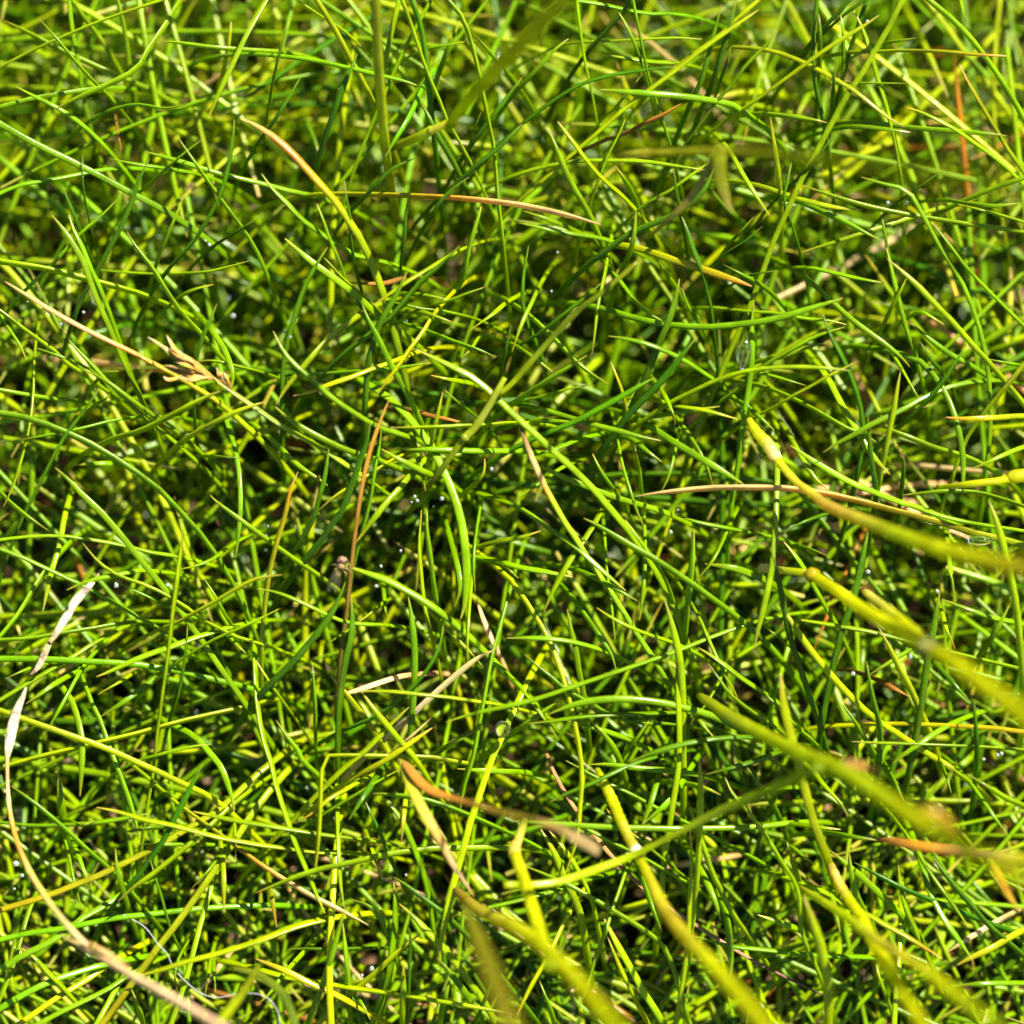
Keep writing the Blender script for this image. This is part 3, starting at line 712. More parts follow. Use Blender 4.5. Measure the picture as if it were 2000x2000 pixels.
d 52 2 1320,650 1290,850 1260,1000 1220,1230 1190,1450 1150,1680 1110,1900
g 44 2 1340,710 1500,770 1700,840 1932,890
y 58 5 1680,0 1740,170 1800,400 1850,620 1880,800 1900,1000 1920,1250
g 48 2 1040,0 1200,60 1400,120 1600,160 1800,190 1932,210
g 38 2 1430,730 1410,580 1390,430 1380,300
g 40 2 820,1250 950,1170 1080,1090 1150,1050
d 48 3.2 790,1160 810,1300 840,1450 880,1600 890,1750 870,1932
g 44 1.5 600,1450 700,1590 780,1720 860,1850 920,1932
y 38 2 680,1740 900,1750 1100,1755 1350,1765 1600,1775 1932,1800
r 34 1 1932,1670 1700,1640 1500,1630 1300,1620 1000,1610 700,1620 500,1630
g 44 2.2 980,1900 1080,1820 1200,1740 1300,1670 1430,1600
o 38 1 1110,1420 1000,1360 900,1310 820,1270
g 44 1 40,900 150,980 250,1060
g 38 1.3 0,1350 120,1460 220,1570 320,1670 400,1740
y 64 8 165,1250 190,1480 240,1700 290,1880 340,2080 410,2340 480,2520
g 34 1.3 520,400 400,350 300,320
d 44 2 160,240 300,160 450,100 600,60
d 40 1.5 1545,1460 1440,1340 1330,1220 1240,1130
d 44 2 1570,1450 1580,1600 1590,1800 1580,1990
g 40 1 1830,740 1750,900 1670,1030 1600,1130
g 34 1 1430,1060 1370,920 1330,790
30
r 56 3 -60,1130 0,1105 150,1060 350,1000 550,920 750,840 950,740 1150,640 1300,550 1400,490 1600,370 1750,230 1900,90
g 46 2.2 80,205 200,290 350,410 500,540 650,680 780,790 900,910 1000,1030
d 48 3.4 1465,50 1400,180 1330,320 1250,470 1180,610 1100,720 1000,860 910,960
y 50 3.2 860,1040 970,940 1100,850 1200,770 1300,690 1430,580 1700,330
r 54 3.4 690,2000 820,1830 900,1720 970,1620 1050,1510 1150,1370 1270,1220 1380,1070 1500,900 1600,750 1700,610 1820,420 1932,270
y 46 4 700,360 850,390 1050,450 1250,490 1400,530 1550,570 1700,600 1932,640 2108,660 2278,685 2558,690
g 44 2 0,1320 200,1275 450,1240 650,1200 850,1160 1050,1140 1300,1110 1500,1090 1700,1080 1932,1070
g 50 3 0,1540 150,1440 300,1370 480,1260 600,1160 750,1080 870,1000
g 46 2.5 0,1820 150,1730 350,1630 550,1560 760,1500
y 42 2.2 140,1932 300,1820 430,1730 550,1660 680,1580 760,1520
g 40 2 280,1932 450,1840 600,1770 780,1680 900,1600
y 50 5 950,1600 1050,1570 1200,1530 1350,1480 1550,1430 1750,1370 1932,1310 2108,1240 2278,1190 2458,1155
g 44 2 150,1380 250,1450 350,1560 450,1660 550,1770 650,1870 720,1932
d 36 2.2 1090,740 1130,880 1170,1010 1210,1160 1260,1300 1310,1400
g 40 2 835,660 850,800 880,920 920,1050
g 38 1.5 595,1110 560,970 530,850 500,700 470,580
g 34 1.5 660,945 620,850 580,740 530,610
g 44 2.6 1240,1932 1300,1760 1350,1600 1400,1420 1450,1220 1500,1050 1550,880
g 44 1 0,1740 60,1600 100,1480 140,1350 180,1200 220,1080
g 34 2 885,545 1050,515 1250,500 1400,495
g 28 1 985,630 1200,630 1500,630
g 34 1.5 1395,945 1500,830 1600,700
y 38 2 1625,1125 1625,950 1620,800 1600,620
g 44 3 1400,390 1650,445 1858,480 2108,520 2358,560 2700,600
s 50 2.2 2673,1215 2460,1100 2260,1000 2060,880 1860,750 1650,590 1400,410 1250,300 1130,190
g 30 1.5 1490,1710 1510,1600 1530,1470
g 28 1.5 1565,1700 1555,1580 1550,1460
g 38 1.6 1290,1700 1270,1600 1290,1480 1340,1380
g 62 -1 425,120 440,300 460,450
g 44 1 690,455 600,490 500,460
g 38 1 1080,405 900,440 700,470 400,490 200,490 0,470
g 40 1.8 700,1932 780,1790 850,1660
g 46 1.6 950,1670 1000,1800 1040,1932
g 34 1.4 1710,750 1710,600 1700,470
31
r 52 2.4 310,465 430,390 530,300 620,250 760,170
g 50 3.2 0,980 150,920 300,860 500,800 700,760 900,710 1100,680 1300,660 1550,655 1850,655
y 48 3.3 545,1932 535,1700 535,1450 545,1200 560,950 575,750 590,600
y 48 2.6 640,1090 610,900 600,700 590,400
g 50 3 650,1090 600,1250 550,1430 500,1600 440,1760 380,1932
g 44 2.2 630,1200 650,1400 670,1600 690,1932
g 54 2.6 1880,1865 1550,1800 1300,1760 1000,1710 700,1670 450,1630 200,1590 0,1530
y 48 2 0,1460 200,1540 400,1640 600,1730 800,1840 950,1932
g 48 2 0,1330 150,1270 300,1220 450,1180 590,1160
y 46 1.6 1200,1270 1050,1390 900,1530 750,1660 600,1790 450,1930
d 50 3 795,320 860,460 920,600 970,720 1030,840
g 50 2 940,300 1050,440 1120,590 1180,740 1230,900 1260,1050 1280,1190
d 54 3.1 990,860 1100,930 1200,1010 1350,1120 1450,1210 1550,1310 1650,1420 1750,1550 1850,1680 1932,1780
g 56 2.6 1040,1060 1150,1160 1250,1270 1350,1370 1450,1490 1550,1630 1650,1760 1700,1850
g 48 2 1310,1450 1400,1550 1500,1680 1600,1830 1650,1932
d 48 3 1730,1560 1680,1700 1630,1820 1590,1932
g 54 2 1000,900 1010,1100 1005,1250 980,1450 960,1600 920,1740 850,1920
g 54 2.5 1070,1490 1070,1650 1065,1800 1065,1932
d 40 2.6 1095,1180 1120,1300 1115,1500 1110,1700 1100,1850
y 40 3 1055,605 1070,450 1095,230
d 48 3 675,450 750,330 830,210 900,100
g 48 3 850,260 1000,270 1200,300 1400,360 1600,440 1800,530 1932,590 2100,680
g 44 2 700,1030 820,1080 920,1180 970,1280 990,1350
d 34 1 235,1390 350,1385 500,1390 700,1385 900,1380
y 34 1.5 920,885 880,780 840,660
r 40 2 150,1230 110,1000 80,800
g 38 1.5 1050,80 850,190 700,280 500,400 350,500 180,620
g 40 1.8 830,1900 770,1790 700,1700
g 48 2 1410,1600 1370,1750 1330,1932
g 38 1.2 1460,80 1600,90 1800,100 1932,105
g 42 1.2 0,1800 100,1710 180,1600 300,1460
g 44 2.4 1440,1145 1600,1105 1800,1060 2000,1010 2230,945 2450,870
32
g 48 3 80,780 250,850 400,920 550,1000 700,1090 850,1180 1000,1280 1100,1370 1160,1500 1210,1650 1250,1800 1290,1932
g 48 3.3 490,1800 550,1640 600,1470 660,1310 700,1180 740,1060 790,920 830,800
y 54 2 210,520 280,640 330,740 380,870 450,1010 500,1150 530,1320
y 54 2 270,530 370,650 450,770 520,900 580,1050 600,1130
y 54 2.2 690,1290 740,1420 800,1560 870,1700 930,1830 990,1932
y 50 2.3 660,1150 730,1290 800,1420 880,1560 950,1690 1020,1800 1100,1932
y 54 3.4 1290,500 1300,700 1295,900 1285,1100 1280,1280 1260,1480 1230,1680 1190,1932
y 50 3.5 1360,0 1368,200 1365,480 1350,750 1335,950 1310,1200
g 48 2.5 1290,350 1340,520 1400,680 1450,830 1500,930 1560,1060 1640,1190 1750,1340
g 48 2.2 1515,1180 1480,1060 1430,940 1370,820
g 50 2.6 1585,1610 1590,1480 1580,1330 1560,1180 1520,1040
g 44 2 380,440 550,520 700,600 850,670 1000,750 1150,840 1280,910
g 44 3.6 0,460 300,480 600,500 900,510 1200,515 1500,510 1800,500 1932,480
d 50 3 280,320 400,260 550,200 700,130 850,60 1000,10
g 46 1 390,20 550,110 700,190 850,260 1000,340 1150,420 1300,490 1450,570 1600,650 1750,730 1900,820
g 40 1.5 840,520 950,610 1080,720 1200,820 1280,880
g 48 2 1310,1290 1450,1330 1600,1370 1800,1390 1933,1405 2133,1430 2333,1440 2633,1450
g 40 2.2 1575,315 1680,280 1800,250 1932,220
g 40 2 1515,270 1400,220 1280,190
g 44 2 1540,130 1600,260 1700,370 1780,480 1870,610 1932,720
d 44 2.2 1700,60 1780,180 1880,320 1932,420
d 44 2.4 1410,120 1600,70 1800,10 1900,-30
y 50 3 20,1910 80,1780 150,1640 220,1520 300,1370 380,1200 460,1060
g 46 1.6 200,1620 260,1770 310,1932
g 42 2 1090,1270 1040,1150 1000,1040 960,920 910,780
g 46 1.5 930,520 1000,350 1050,180 1070,100
g 44 1.8 950,480 1080,370 1180,270 1250,150
g 38 3 685,370 740,440 800,500
33
g 50 2.2 1530,1230 1400,1040 1320,930 1230,800 1160,680 1090,570
g 48 2.5 520,670 650,780 800,910 950,1050 1060,1160
g 48 2.7 660,680 680,850 710,980 760,1090 810,1180
g 50 1.5 1020,780 1040,950 1080,1100 1150,1260 1220,1420 1290,1570
d 50 2 700,760 850,840 1000,920 1150,990 1300,1050 1500,1130 1700,1210 1932,1290
r 58 3 1340,1460 1200,1370 1050,1280 900,1200 800,1140 650,1080 550,1010 400,940
y 48 3 655,420 580,310 480,200 410,110
g 38 2 870,600 700,575 550,550 470,545
g 46 2 210,610 250,740 300,900
g 44 2.2 420,780 340,720 240,640
g 50 4 0,470 100,630 180,760 270,900 310,1050 310,1200 350,1350 420,1500
y 74 10 330,1000 390,1170 440,1320 480,1480 510,1650 510,1932
g 46 2 1560,1470 1450,1310 1370,1200 1300,1080 1240,950 1190,760
d 48 2 1270,720 1400,900 1550,1070 1680,1220 1820,1340 1932,1440
y 54 1 1420,1520 1550,1450 1700,1380 1850,1290 1932,1250
g 40 1 1430,1655 1600,1640 1750,1635 1932,1635
g 44 2.6 1825,580 1730,450 1640,320 1540,180
y 40 3 1520,120 1650,200 1800,290 1932,350
y 48 3 1350,30 1440,100 1530,170
g 44 2 1060,310 1000,190 910,30
g 38 2 1405,255 1370,140 1330,50
g 38 2 600,1270 580,1180 550,1050 530,930
g 38 2 600,520 450,505 250,480
S 52 -1 1380,1410 1500,1330 1650,1240 1790,1160
y 46 2 990,1932 1000,1750 1020,1550 1030,1400 1040,1200
g 48 1.5 0,1140 200,1210 300,1250
g 44 1.6 860,1500 890,1620 950,1780
"""
# ------------------------------------------------------------------ the sward: blades nobody could count
# hollows where the sward is thin and the soil lies in shade
HOLLOWS = [(20, 935, 5), (90, 1010, 4), (205, 1010, 4), (870, 1020, 5), (930, 1120, 4), (1190, 640, 5), (1170, 1015, 4), (1010, 830, 3), (1240, 820, 4), (760, 1190, 3), (560, 900, 4), (1420, 1230, 3),
           (1280, 1860, 5), (1660, 1850, 5), (1740, 1740, 4), (1440, 1490, 4), (355, 1700, 4), (600, 1880, 5), (830, 1920, 4), (1380, 1760, 4), (1860, 1240, 5), (1900, 1420, 4), (420, 1540, 4), (250, 720, 4),
           (1880, 560, 4), (700, 480, 4), (560, 240, 4), (330, 1210, 3), (1080, 1330, 3), (1560, 1400, 4), (130, 1560, 4)]
def thin_out(x, y, az, L, g):
    mx, my = x + np.cos(az) * L * 0.35, y + np.sin(az) * L * 0.35
    keep = np.ones(len(x), dtype=bool)
    for px, py, r in HOLLOWS:
        c = at(px, py, -12)
        for ax, ay in ((x, y), (mx, my)):
            keep &= ~((np.hypot(ax - c[0], ay - c[1]) < r * MM) & (g.random(len(x)) < 0.6))
    clump = np.sin(x * 210 + 1.3 * np.sin(y * 160)) * np.sin(y * 190 + 1.1 * np.sin(x * 140 + 2))
    return keep & (g.random(len(x)) < 0.86 + 0.3 * clump)
def sward(B, xr, yr, N, sides, seed, lying, hmax_gap, len_r, wid_r):
    g = np.random.default_rng(seed)
    x = g.uniform(*xr, B); y = g.uniform(*yr, B)
    az = g.uniform(0, 2 * math.pi, B)
    L = g.uniform(*len_r, B) * MM
    k = thin_out(x, y, az, L, g); x, y, az, L = x[k], y[k], az[k], L[k]; B = len(x)
    top = np.clip(FOC[2] + y * math.cos(PITCH) / math.sin(PITCH) - hmax_gap * MM, 0.009, 0.040)
    s = np.linspace(0, 1, N)[None]                       # 0 root .. 1 tip
    if lying:                                            # long strands lying across the others
        z0 = g.uniform(0.15, 1, B) * top
        tilt0 = g.normal(0.10, 0.20, B); bend = g.normal(-0.22, 0.28, B)
    else:                                                # shoots rising from the soil and leaning over
        z0 = np.zeros(B)
        tilt0 = g.uniform(0.5, 1.45, B); bend = -g.uniform(0.2, 1.5, B)
    tilt = tilt0[:, None] + bend[:, None] * s
    sw = az[:, None] + g.normal(0, 0.28 if lying else 0.5, B)[:, None] * s
    dl = (L / (N - 1))[:, None]
    dx = np.cos(tilt) * np.cos(sw) * dl; dy = np.cos(tilt) * np.sin(sw) * dl; dz = np.sin(tilt) * dl
    X = x[:, None] + np.cumsum(dx, 1) - dx; Y = y[:, None] + np.cumsum(dy, 1) - dy; Z = z0[:, None] + np.cumsum(dz, 1) - dz
    lim = np.clip(FOC[2] + Y * math.cos(PITCH) / math.sin(PITCH) - hmax_gap * MM, 0.007, 0.040)
    Z = np.where(Z > lim * 0.75, lim * (1 - 0.25 * np.exp(-(np.maximum(Z / lim, 0.75) - 0.75) * 4)), Z)
    Z = np.maximum(Z, 0.0006)
    P = np.stack([X, Y, Z], -1)
    R = (g.uniform(*wid_r, B) * MM / 2)[:, None] * np.clip((1 - s) / 0.12, np.where(g.random(B) < 0.14, 0.55, 0.03)[:, None], 1) ** 0.65 * np.ones((B, N))
    V, q = tubes(P, R, sides, g.uniform(0, 6.28, B), groove=sides >= 6)
    kinds = g.choice(['g', 'd', 'y', 'r', 'o', 'S'], B, p=[0.52, 0.16, 0.315, 0.0, 0.002, 0.003] if lying else [0.50, 0.16, 0.312, 0.0, 0.008, 0.020])
    C = np.zeros((B, N, 3))
    for k in set(kinds):
        idx = np.where(kinds == k)[0]
        C[idx] = ramp(k, np.repeat(1 - s, len(idx), 0))
    C *= np.exp(g.normal(0, 1, (B, 1, 1)) * np.array([0.14, 0.05, 0.05]) + g.normal(0, 0.12, (B, 1, 1)))
    nv = N * sides
    F = (q[None] + (np.arange(B) * nv)[:, None, None]).reshape(-1, 4)
    return V.reshape(-1, 3), F, np.repeat(C, sides, axis=1).reshape(-1, 3)

def merge(parts):
    V, F, C, k = [], [], [], 0
    for v, f, c in parts:
        V.append(v); F.append(f + k); C.append(c); k += len(v)
    return np.vstack(V), np.vstack(F), np.vstack(C)

# ------------------------------------------------------------------ blades one can follow from tip to root
TILE_X = (0, 500, 1000, 1480); TILE_Y = (0, 480, 980, 1480); TS = 520 / 1932
def read_traces():
    out = []; row = col = 0
    for ln in TRACES.strip().splitlines():
        f = ln.split()
        if len(f) == 1:
            row, col = int(f[0][0]), int(f[0][1]); continue
        pts = [tuple(float(v) for v in p.split(',')) for p in f[3:]]
        pts = [(TILE_X[col] + a * TS, TILE_Y[row] + b * TS) for a, b in pts]
        out.append([f[0], float(f[1]) * TS, float(f[2]), pts])
    return out
NB, SB = 26, 10
def edge_name(p): return min((p[0], 'left'), (p[1], 'top'), (2000 - p[0], 'right'), (2000 - p[1], 'bottom'))[1]
def near_edge(p): return min(p[0], p[1], 2000 - p[0], 2000 - p[1]) < 5
def blade_path(kind, w, lay, pts, rnd):
    pts = [np.array(p) for p in pts]
    starts_out = near_edge(pts[0])
    if starts_out:
        v = pts[0] - pts[1]; v /= np.linalg.norm(v) + 1e-9
        pts = [pts[0] + v * 130] + pts
    plen = sum(np.linalg.norm(pts[i + 1] - pts[i]) for i in range(len(pts) - 1))
    drop = rnd.uniform(1.5, 3.5) + 0.004 * plen
    P3 = []; run = 0
    for i, p in enumerate(pts):
        if i: run += np.linalg.norm(p - pts[i - 1])
        t = run / plen
        d = lay - drop * t ** 1.6 + 0.8 * math.sin(t * math.pi)
        q = at(p[0], p[1], d)
        if q[2] < 0.002:                                  # stay above the soil
            q = at(p[0], p[1], d + (0.002 - q[2]) / math.sin(PITCH) / MM)
        P3.append(q)
    vis = sum(np.linalg.norm(P3[i + 1] - P3[i]) for i in range(len(P3) - 1))
    e = P3[-1] - P3[-2]; e /= np.linalg.norm(e)           # the hidden foot: bends down to the soil
    p = P3[-1].copy(); total = vis
    for k in range(6):
        e = e + np.array([0, 0, -0.42]); e /= np.linalg.norm(e)
        st = 0.0045
        if p[2] + e[2] * st < -0.001: break
        p = p + e * st; P3.append(p.copy()); total += st
    S, L = spline(P3, 160)
    t = np.linspace(0, 1, NB) ** 1.5
    S = np.stack([np.interp(t, np.linspace(0, 1, 160), S[:, k]) for k in range(3)], 1)
    tv = np.clip(t * L / max(vis, 1e-6), 0, 1)
    r = w * 1.04 / 2 * px_size(lay)
    tip = 0.0028 + 0.05 * vis
    prof = np.clip(t * L / tip, 0.03, 1) ** 0.62
    if kind in 'gdy': tv = np.clip(t * L / 0.028, 0, 1)
    return S, r * prof * (1 - 0.12 * t), tv, starts_out
traces = read_traces()
rnd = random.Random(3)
TP, TR, TT, TO = [], [], [], []
for kind, w, lay, pts in traces:
    S, r, tv, so = blade_path(kind, w, lay + rnd.uniform(-0.3, 0.3), pts, rnd)
    TP.append(S); TR.append(r); TT.append(tv); TO.append(so)
TP = np.array(TP); TR = np.array(TR); TT = np.array(TT)
TV, TQ = tubes(TP, TR, SB, np.array([rnd.uniform(0, 6.28) for _ in traces])[:, None] + np.linspace(0, 1, NB)[None] * np.array([rnd.uniform(-1.5, 1.5) for _ in traces])[:, None])
JIT = np.exp(RNG.normal(0, 1, (len(traces), 1, 1)) * np.array([0.16, 0.04, 0.04]) + RNG.normal(0, 0.10, (len(traces), 1, 1)))
TC = np.stack([ramp(tr[0], TT[i]) for i, tr in enumerate(traces)]) * JIT
TC = np.repeat(TC, SB, axis=1)

LANDMARKS = [
    ("brown seed head", 370, 710), ("small brown fly", 665, 1100), ("upright stem at the top", 745, 250),
    ("elbowed stem", 870, 245), ("tall hanging water drop", 1452, 670), ("wide drop on the right", 1916, 1058),
    ("round yellow stem knot", 1588, 1122), ("papery sheath on the left", 120, 1200), ("cream husk", 30, 1410),
    ("pink straw stalk", 250, 1900), ("silk thread", 350, 1860), ("upright brown blade", 700, 880),
    ("folded brown leaf", 850, 1550), ("white stem joint", 1244, 1665), ("orange leaf at lower right", 1800, 1655),
    ("forked stem", 960, 775), ("pale straw blade", 150, 610), ("arching orange blade", 570, 330),
    ("level orange-tipped blade", 1880, 102), ("straw blade end", 1110, 430), ("level straw blade", 1330, 955),
    ("thin brown twig", 1240, 1720), ("pale stem ring", 1815, 1262), ("blurred yellow stem", 1400, 1900),
    ("top left corner", 0, 0), ("top right corner", 2000, 0), ("bottom left corner", 0, 2000), ("bottom right corner", 2000, 2000),
    ("top edge's middle", 1000, 0), ("bottom edge's middle", 1000, 2000), ("left edge's middle", 0, 1000), ("right edge's middle", 2000, 800),
]
DIR8 = ["right", "up right", "up", "up left", "left", "down left", "down", "down right"]
def dir8(dx, dy): return DIR8[int(round(math.degrees(math.atan2(-dy, dx)) / 45)) % 8]
def near_words(x, y, skip=None):
    n, lx, ly = min((l for l in LANDMARKS if l[0] != skip), key=lambda l: (l[1] - x) ** 2 + (l[2] - y) ** 2)
    dx, dy = x - lx, y - ly
    rel = ("right of" if dx > 0 else "left of") if abs(dx) > abs(dy) else ("below" if dy > 0 else "above")
    return rel + " the " + n
USED = {}
def finish_labels():
    for lab, lst in USED.items():
        if len(lst) == 1:
            lst[0][0]["label"] = lab; continue
        lst.sort(key=lambda e: e[1])
        words = {2: ["upper one", "lower one"], 3: ["top one", "middle one", "lowest one"]}.get(len(lst))
        for i, (o, _, x) in enumerate(lst):
            o["label"] = lab + ", " + (words[i] if words else ["topmost", "second from top", "third from top", "fourth from top", "fifth from top", "sixth from top", "seventh from top", "eighth from top"][min(i, 7)])
COLW = {'g': 'green', 'd': 'deep green', 'y': 'yellow-green', 'r': 'orange-tipped', 's': 'straw-ended', 'S': 'dead straw', 'o': 'brown', 'A': 'orange-yellow', 'R': 'rusty-tipped', 'q': 'brown-tipped'}
CATS = {'q': ("dry_tipped_leaf", "grass blade", "blades with dry tips"), 'r': ("dry_tipped_leaf", "grass blade", "blades with dry tips"), 's': ("dry_tipped_leaf", "grass blade", "blades with dry tips"), 'A': ("dry_tipped_leaf", "grass blade", "blades with dry tips"),
        'R': ("dry_tipped_leaf", "grass blade", "blades with dry tips"), 'S': ("dead_leaf", "dead blade", "dead blades in the grass"), 'o': ("dead_leaf", "dead blade", "dead blades in the grass")}
score = []
for i, (kind, w, lay, pts) in enumerate(traces):
    inside = [p for p in pts if -5 < p[0] < 2005 and -5 < p[1] < 2005]
    ln = sum(math.dist(inside[k], inside[k + 1]) for k in range(len(inside) - 1))
    score.append((ln * w * (1 if kind not in CATS else 10), ln, inside))
order = sorted(range(len(traces)), key=lambda i: -score[i][0])
n_green = 0; rest = []
for i in order:
    kind, w, lay, pts = traces[i]; _, ln, inside = score[i]
    name, cat, grp = CATS.get(kind, ("grass_leaf", "grass blade", "green blades on top of the sward"))
    if name == "grass_leaf":
        if n_green >= 285:
            rest.append(i); continue
        n_green += 1
    base = TP[i][-1].copy()
    o = link(bpy.data.objects.new(name, mesh_from(name, TV[i] - base, TQ, M_DRY if kind in 'SoR' else M_LEAF, TC[i], across=np.tile(section(SB)[:, 0], NB))))
    o.location = base
    mx, my = inside[len(inside) // 2]
    size = "long" if ln > 480 else "short" if ln < 190 else ""
    lean = ("from the " + edge_name(pts[0]) + " edge") if TO[i] else ("pointing " + dir8(pts[0][0] - pts[-1][0], pts[0][1] - pts[-1][1]))
    lab = f"{size} {COLW[kind]} leaf {lean}, {near_words(mx, my)}".strip()
    tag(o, None, cat, grp)
    USED.setdefault(lab, []).append((o, my, mx))
small = (TV[rest].reshape(-1, 3), (TQ[None] + (np.arange(len(rest)) * NB * SB)[:, None, None]).reshape(-1, 4), TC[rest].reshape(-1, 3))

near = [sward(4300, (-0.074, 0.074), (-0.074, 0.084), 10, 6, 11, False, 7.5, (20, 52), (0.52, 0.8)),
        sward(1550, (-0.085, 0.085), (-0.085, 0.095), 11, 6, 12, True, 6, (28, 64), (0.5, 0.72)), small]
V, F, C = merge(near)
o = link(bpy.data.objects.new("grass_sward", mesh_from("grass_sward", V, F, M_LEAF, C, across=np.concatenate([np.tile(section(6)[:, 0], (len(V) - len(small[0])) // 6), np.tile(section(SB)[:, 0], len(small[0]) // SB)]))))
tag(o, "dense tangle of fine green grass filling the ground between the longer blades", "grass", kind="stuff")
far = []
for k, (xr, yr, n) in enumerate([((-0.26, -0.072), (-0.26, 0.30), 4200), ((0.072, 0.26), (-0.26, 0.30), 4200), ((-0.072, 0.072), (0.082, 0.30), 2000), ((-0.072, 0.072), (-0.26, -0.072), 1900)]):
    far.append(sward(n, xr, yr, 6, 4, 21 + k, False, 3.5, (20, 46), (0.6, 1.0)))
V, F, C = merge(far)
o = link(bpy.data.objects.new("surrounding_grass", mesh_from("surrounding_grass", V, F, M_LEAF, C)))
tag(o, "more fine green grass growing on all around the close view", "grass", kind="stuff")
# ------------------------------------------------------------------ stems, husks and the seed head
def strand(name, pts, cols, mat, parent=None, n=40, sides=10, flat=1.0, rings=0, groove=False, closed=True, roll=0.0):
    """A stem or broad leaf through (px, py, nearer mm, width px) points; cols run along it."""
    P = []
    for (x, y, d, w) in pts:
        if d > 8: w *= 1 + 0.12 * min(1, (d - 8) / 12); d = 8 + (d - 8) * 0.74
        q = at(x, y, d)
        if q[2] < 0.001: q = at(x, y, d + (0.001 - q[2]) / math.sin(PITCH) / MM)
        P.append(list(q) + [w / 2 * px_size(d)])
    S, L = spline(P, n)
    t = np.linspace(0, 1, n)
    R = np.maximum(S[:, 3], 0.00003)
    if rings: R = R * (1 + 0.05 * np.sin(t * rings * 2 * math.pi))
    V, q = tubes(S[None, :, :3], R[None], sides, np.array([roll]), flat=flat, groove=groove)
    V = V[0]
    x = np.linspace(0, 1, len(cols))
    C = np.stack([np.interp(t, x, [c[i] for c in cols]) for i in range(3)], -1)
    C = np.repeat(C, sides, axis=0)
    F = list(map(tuple, q))
    k = len(V)
    V = np.vstack([V, S[0, :3], S[-1, :3]]); C = np.vstack([C, C[0], C[-1]])
    tri = []
    for j in range(sides):
        tri.append((k, (j + 1) % sides, j, j)); b = (n - 1) * sides
        tri.append((k + 1, b + j, b + (j + 1) % sides, b + (j + 1) % sides))
    me = bpy.data.meshes.new(name)
    me.from_pydata([tuple(v) for v in V], [], F + [t3[:3] for t3 in tri])
    a = me.color_attributes.new("tint", 'FLOAT_COLOR', 'POINT')
    c4 = np.ones((len(V), 4), dtype=np.float32); c4[:, :3] = C
    a.data.foreach_set("color", c4.ravel())
    me.polygons.foreach_set("use_smooth", np.ones(len(me.polygons), dtype=bool))
    me.materials.append(mat)
    o = bpy.data.objects.new(name, me)
    return link(o, parent)
def blob(name, px, py, d, rx, ry, col, mat, parent=None, jit=0.08, sub=3, rz=0.0, depth=1.0):
    """A rounded lump rx by ry pixels, tilted rz in the view plane."""
    bm = bmesh.new(); bmesh.ops.create_icosphere(bm, subdivisions=sub, radius=1)
    s = px_size(d); c = at(px, py, d); cr, sr = math.cos(rz), math.sin(rz)
    for v in bm.verts:
        k = 1 + jit * (math.sin(v.co.x * 5 + v.co.y * 3) * math.cos(v.co.z * 4 + v.co.y * 6))
        a, b, e = v.co.x * rx * k, v.co.y * ry * k, v.co.z * min(rx, ry) * depth * k
        a, b = a * cr - b * sr, a * sr + b * cr
        v.co = Vector(RIGHT * a * s + UP * b * s - VIEW * e * s + c)
    me = bpy.data.meshes.new(name); bm.to_mesh(me); bm.free()
    at_ = me.color_attributes.new("tint", 'FLOAT_COLOR', 'POINT')
    c4 = np.ones((len(me.vertices), 4), dtype=np.float32); c4[:, :3] = col
    at_.data.foreach_set("color", c4.ravel())
    me.polygons.foreach_set("use_smooth", np.ones(len(me.polygons), dtype=bool))
    me.materials.append(mat)
    return link(bpy.data.objects.new(name, me), parent)
def thing(name, px, py, d, label, cat, group=None):
    o = link(bpy.data.objects.new(name, None)); o.empty_display_size = 0.002
    tag(o, label, cat, group)
    return o

OLIVE = (0.22, 0.255, 0.006); STEM = (0.33, 0.40, 0.003); GOLD = (0.45, 0.47, 0.002); CREAM = (0.55, 0.46, 0.28); HUSK = (0.34, 0.18, 0.05)
STEMS = "stems rising out of the grass"
t = thing("grass_stalk", 745, 250, 0, "thick upright olive stem at the top edge, sinking into the grass", "stem", STEMS)
strand("culm", [(731, -60, 9, 22), (734, 20, 8, 22), (739, 120, 6, 22), (745, 200, 4, 22), (751, 270, 2, 21), (762, 350, -3, 19), (778, 450, -12, 17), (790, 540, -24, 15)], [OLIVE, STEM, OLIVE, (0.15, 0.24, 0.02)], M_CULM, t, groove=True, roll=2.6)
strand("leaf_sheath", [(745, 190, 3.5, 15), (751, 260, 2, 16), (760, 330, -2, 14), (772, 400, -7, 8)], [OLIVE, (0.18, 0.26, 0.02)], M_CULM, t, n=16, flat=0.6)
t = thing("grass_stalk", 880, 240, 4, "olive stem with an elbow, leaving the upright stem towards the upper right", "stem", STEMS)
strand("lower_internode", [(758, 292, -1, 15), (790, 279, 1, 18), (820, 266, 3, 20), (843, 255, 4, 21)], [OLIVE, STEM], M_CULM, t, n=14)
strand("node", [(838, 257, 4, 17), (856, 249, 4.5, 16), (876, 240, 5, 17), (890, 236, 5.5, 20)], [(0.42, 0.42, 0.03), GOLD], M_CULM, t, n=14)
strand("culm", [(878, 246, 5, 19), (892, 222, 7, 22), (915, 195, 10, 24), (960, 145, 17, 28), (1020, 82, 29, 32), (1080, 20, 42, 34), (1150, -50, 56, 36)], [STEM, OLIVE, (0.26, 0.31, 0.02)], M_CULM, t)
t = thing("grass_stalk", 1400, 300, 14, "blurred level olive stem with a drooping leaf, near the top right", "stem", STEMS)
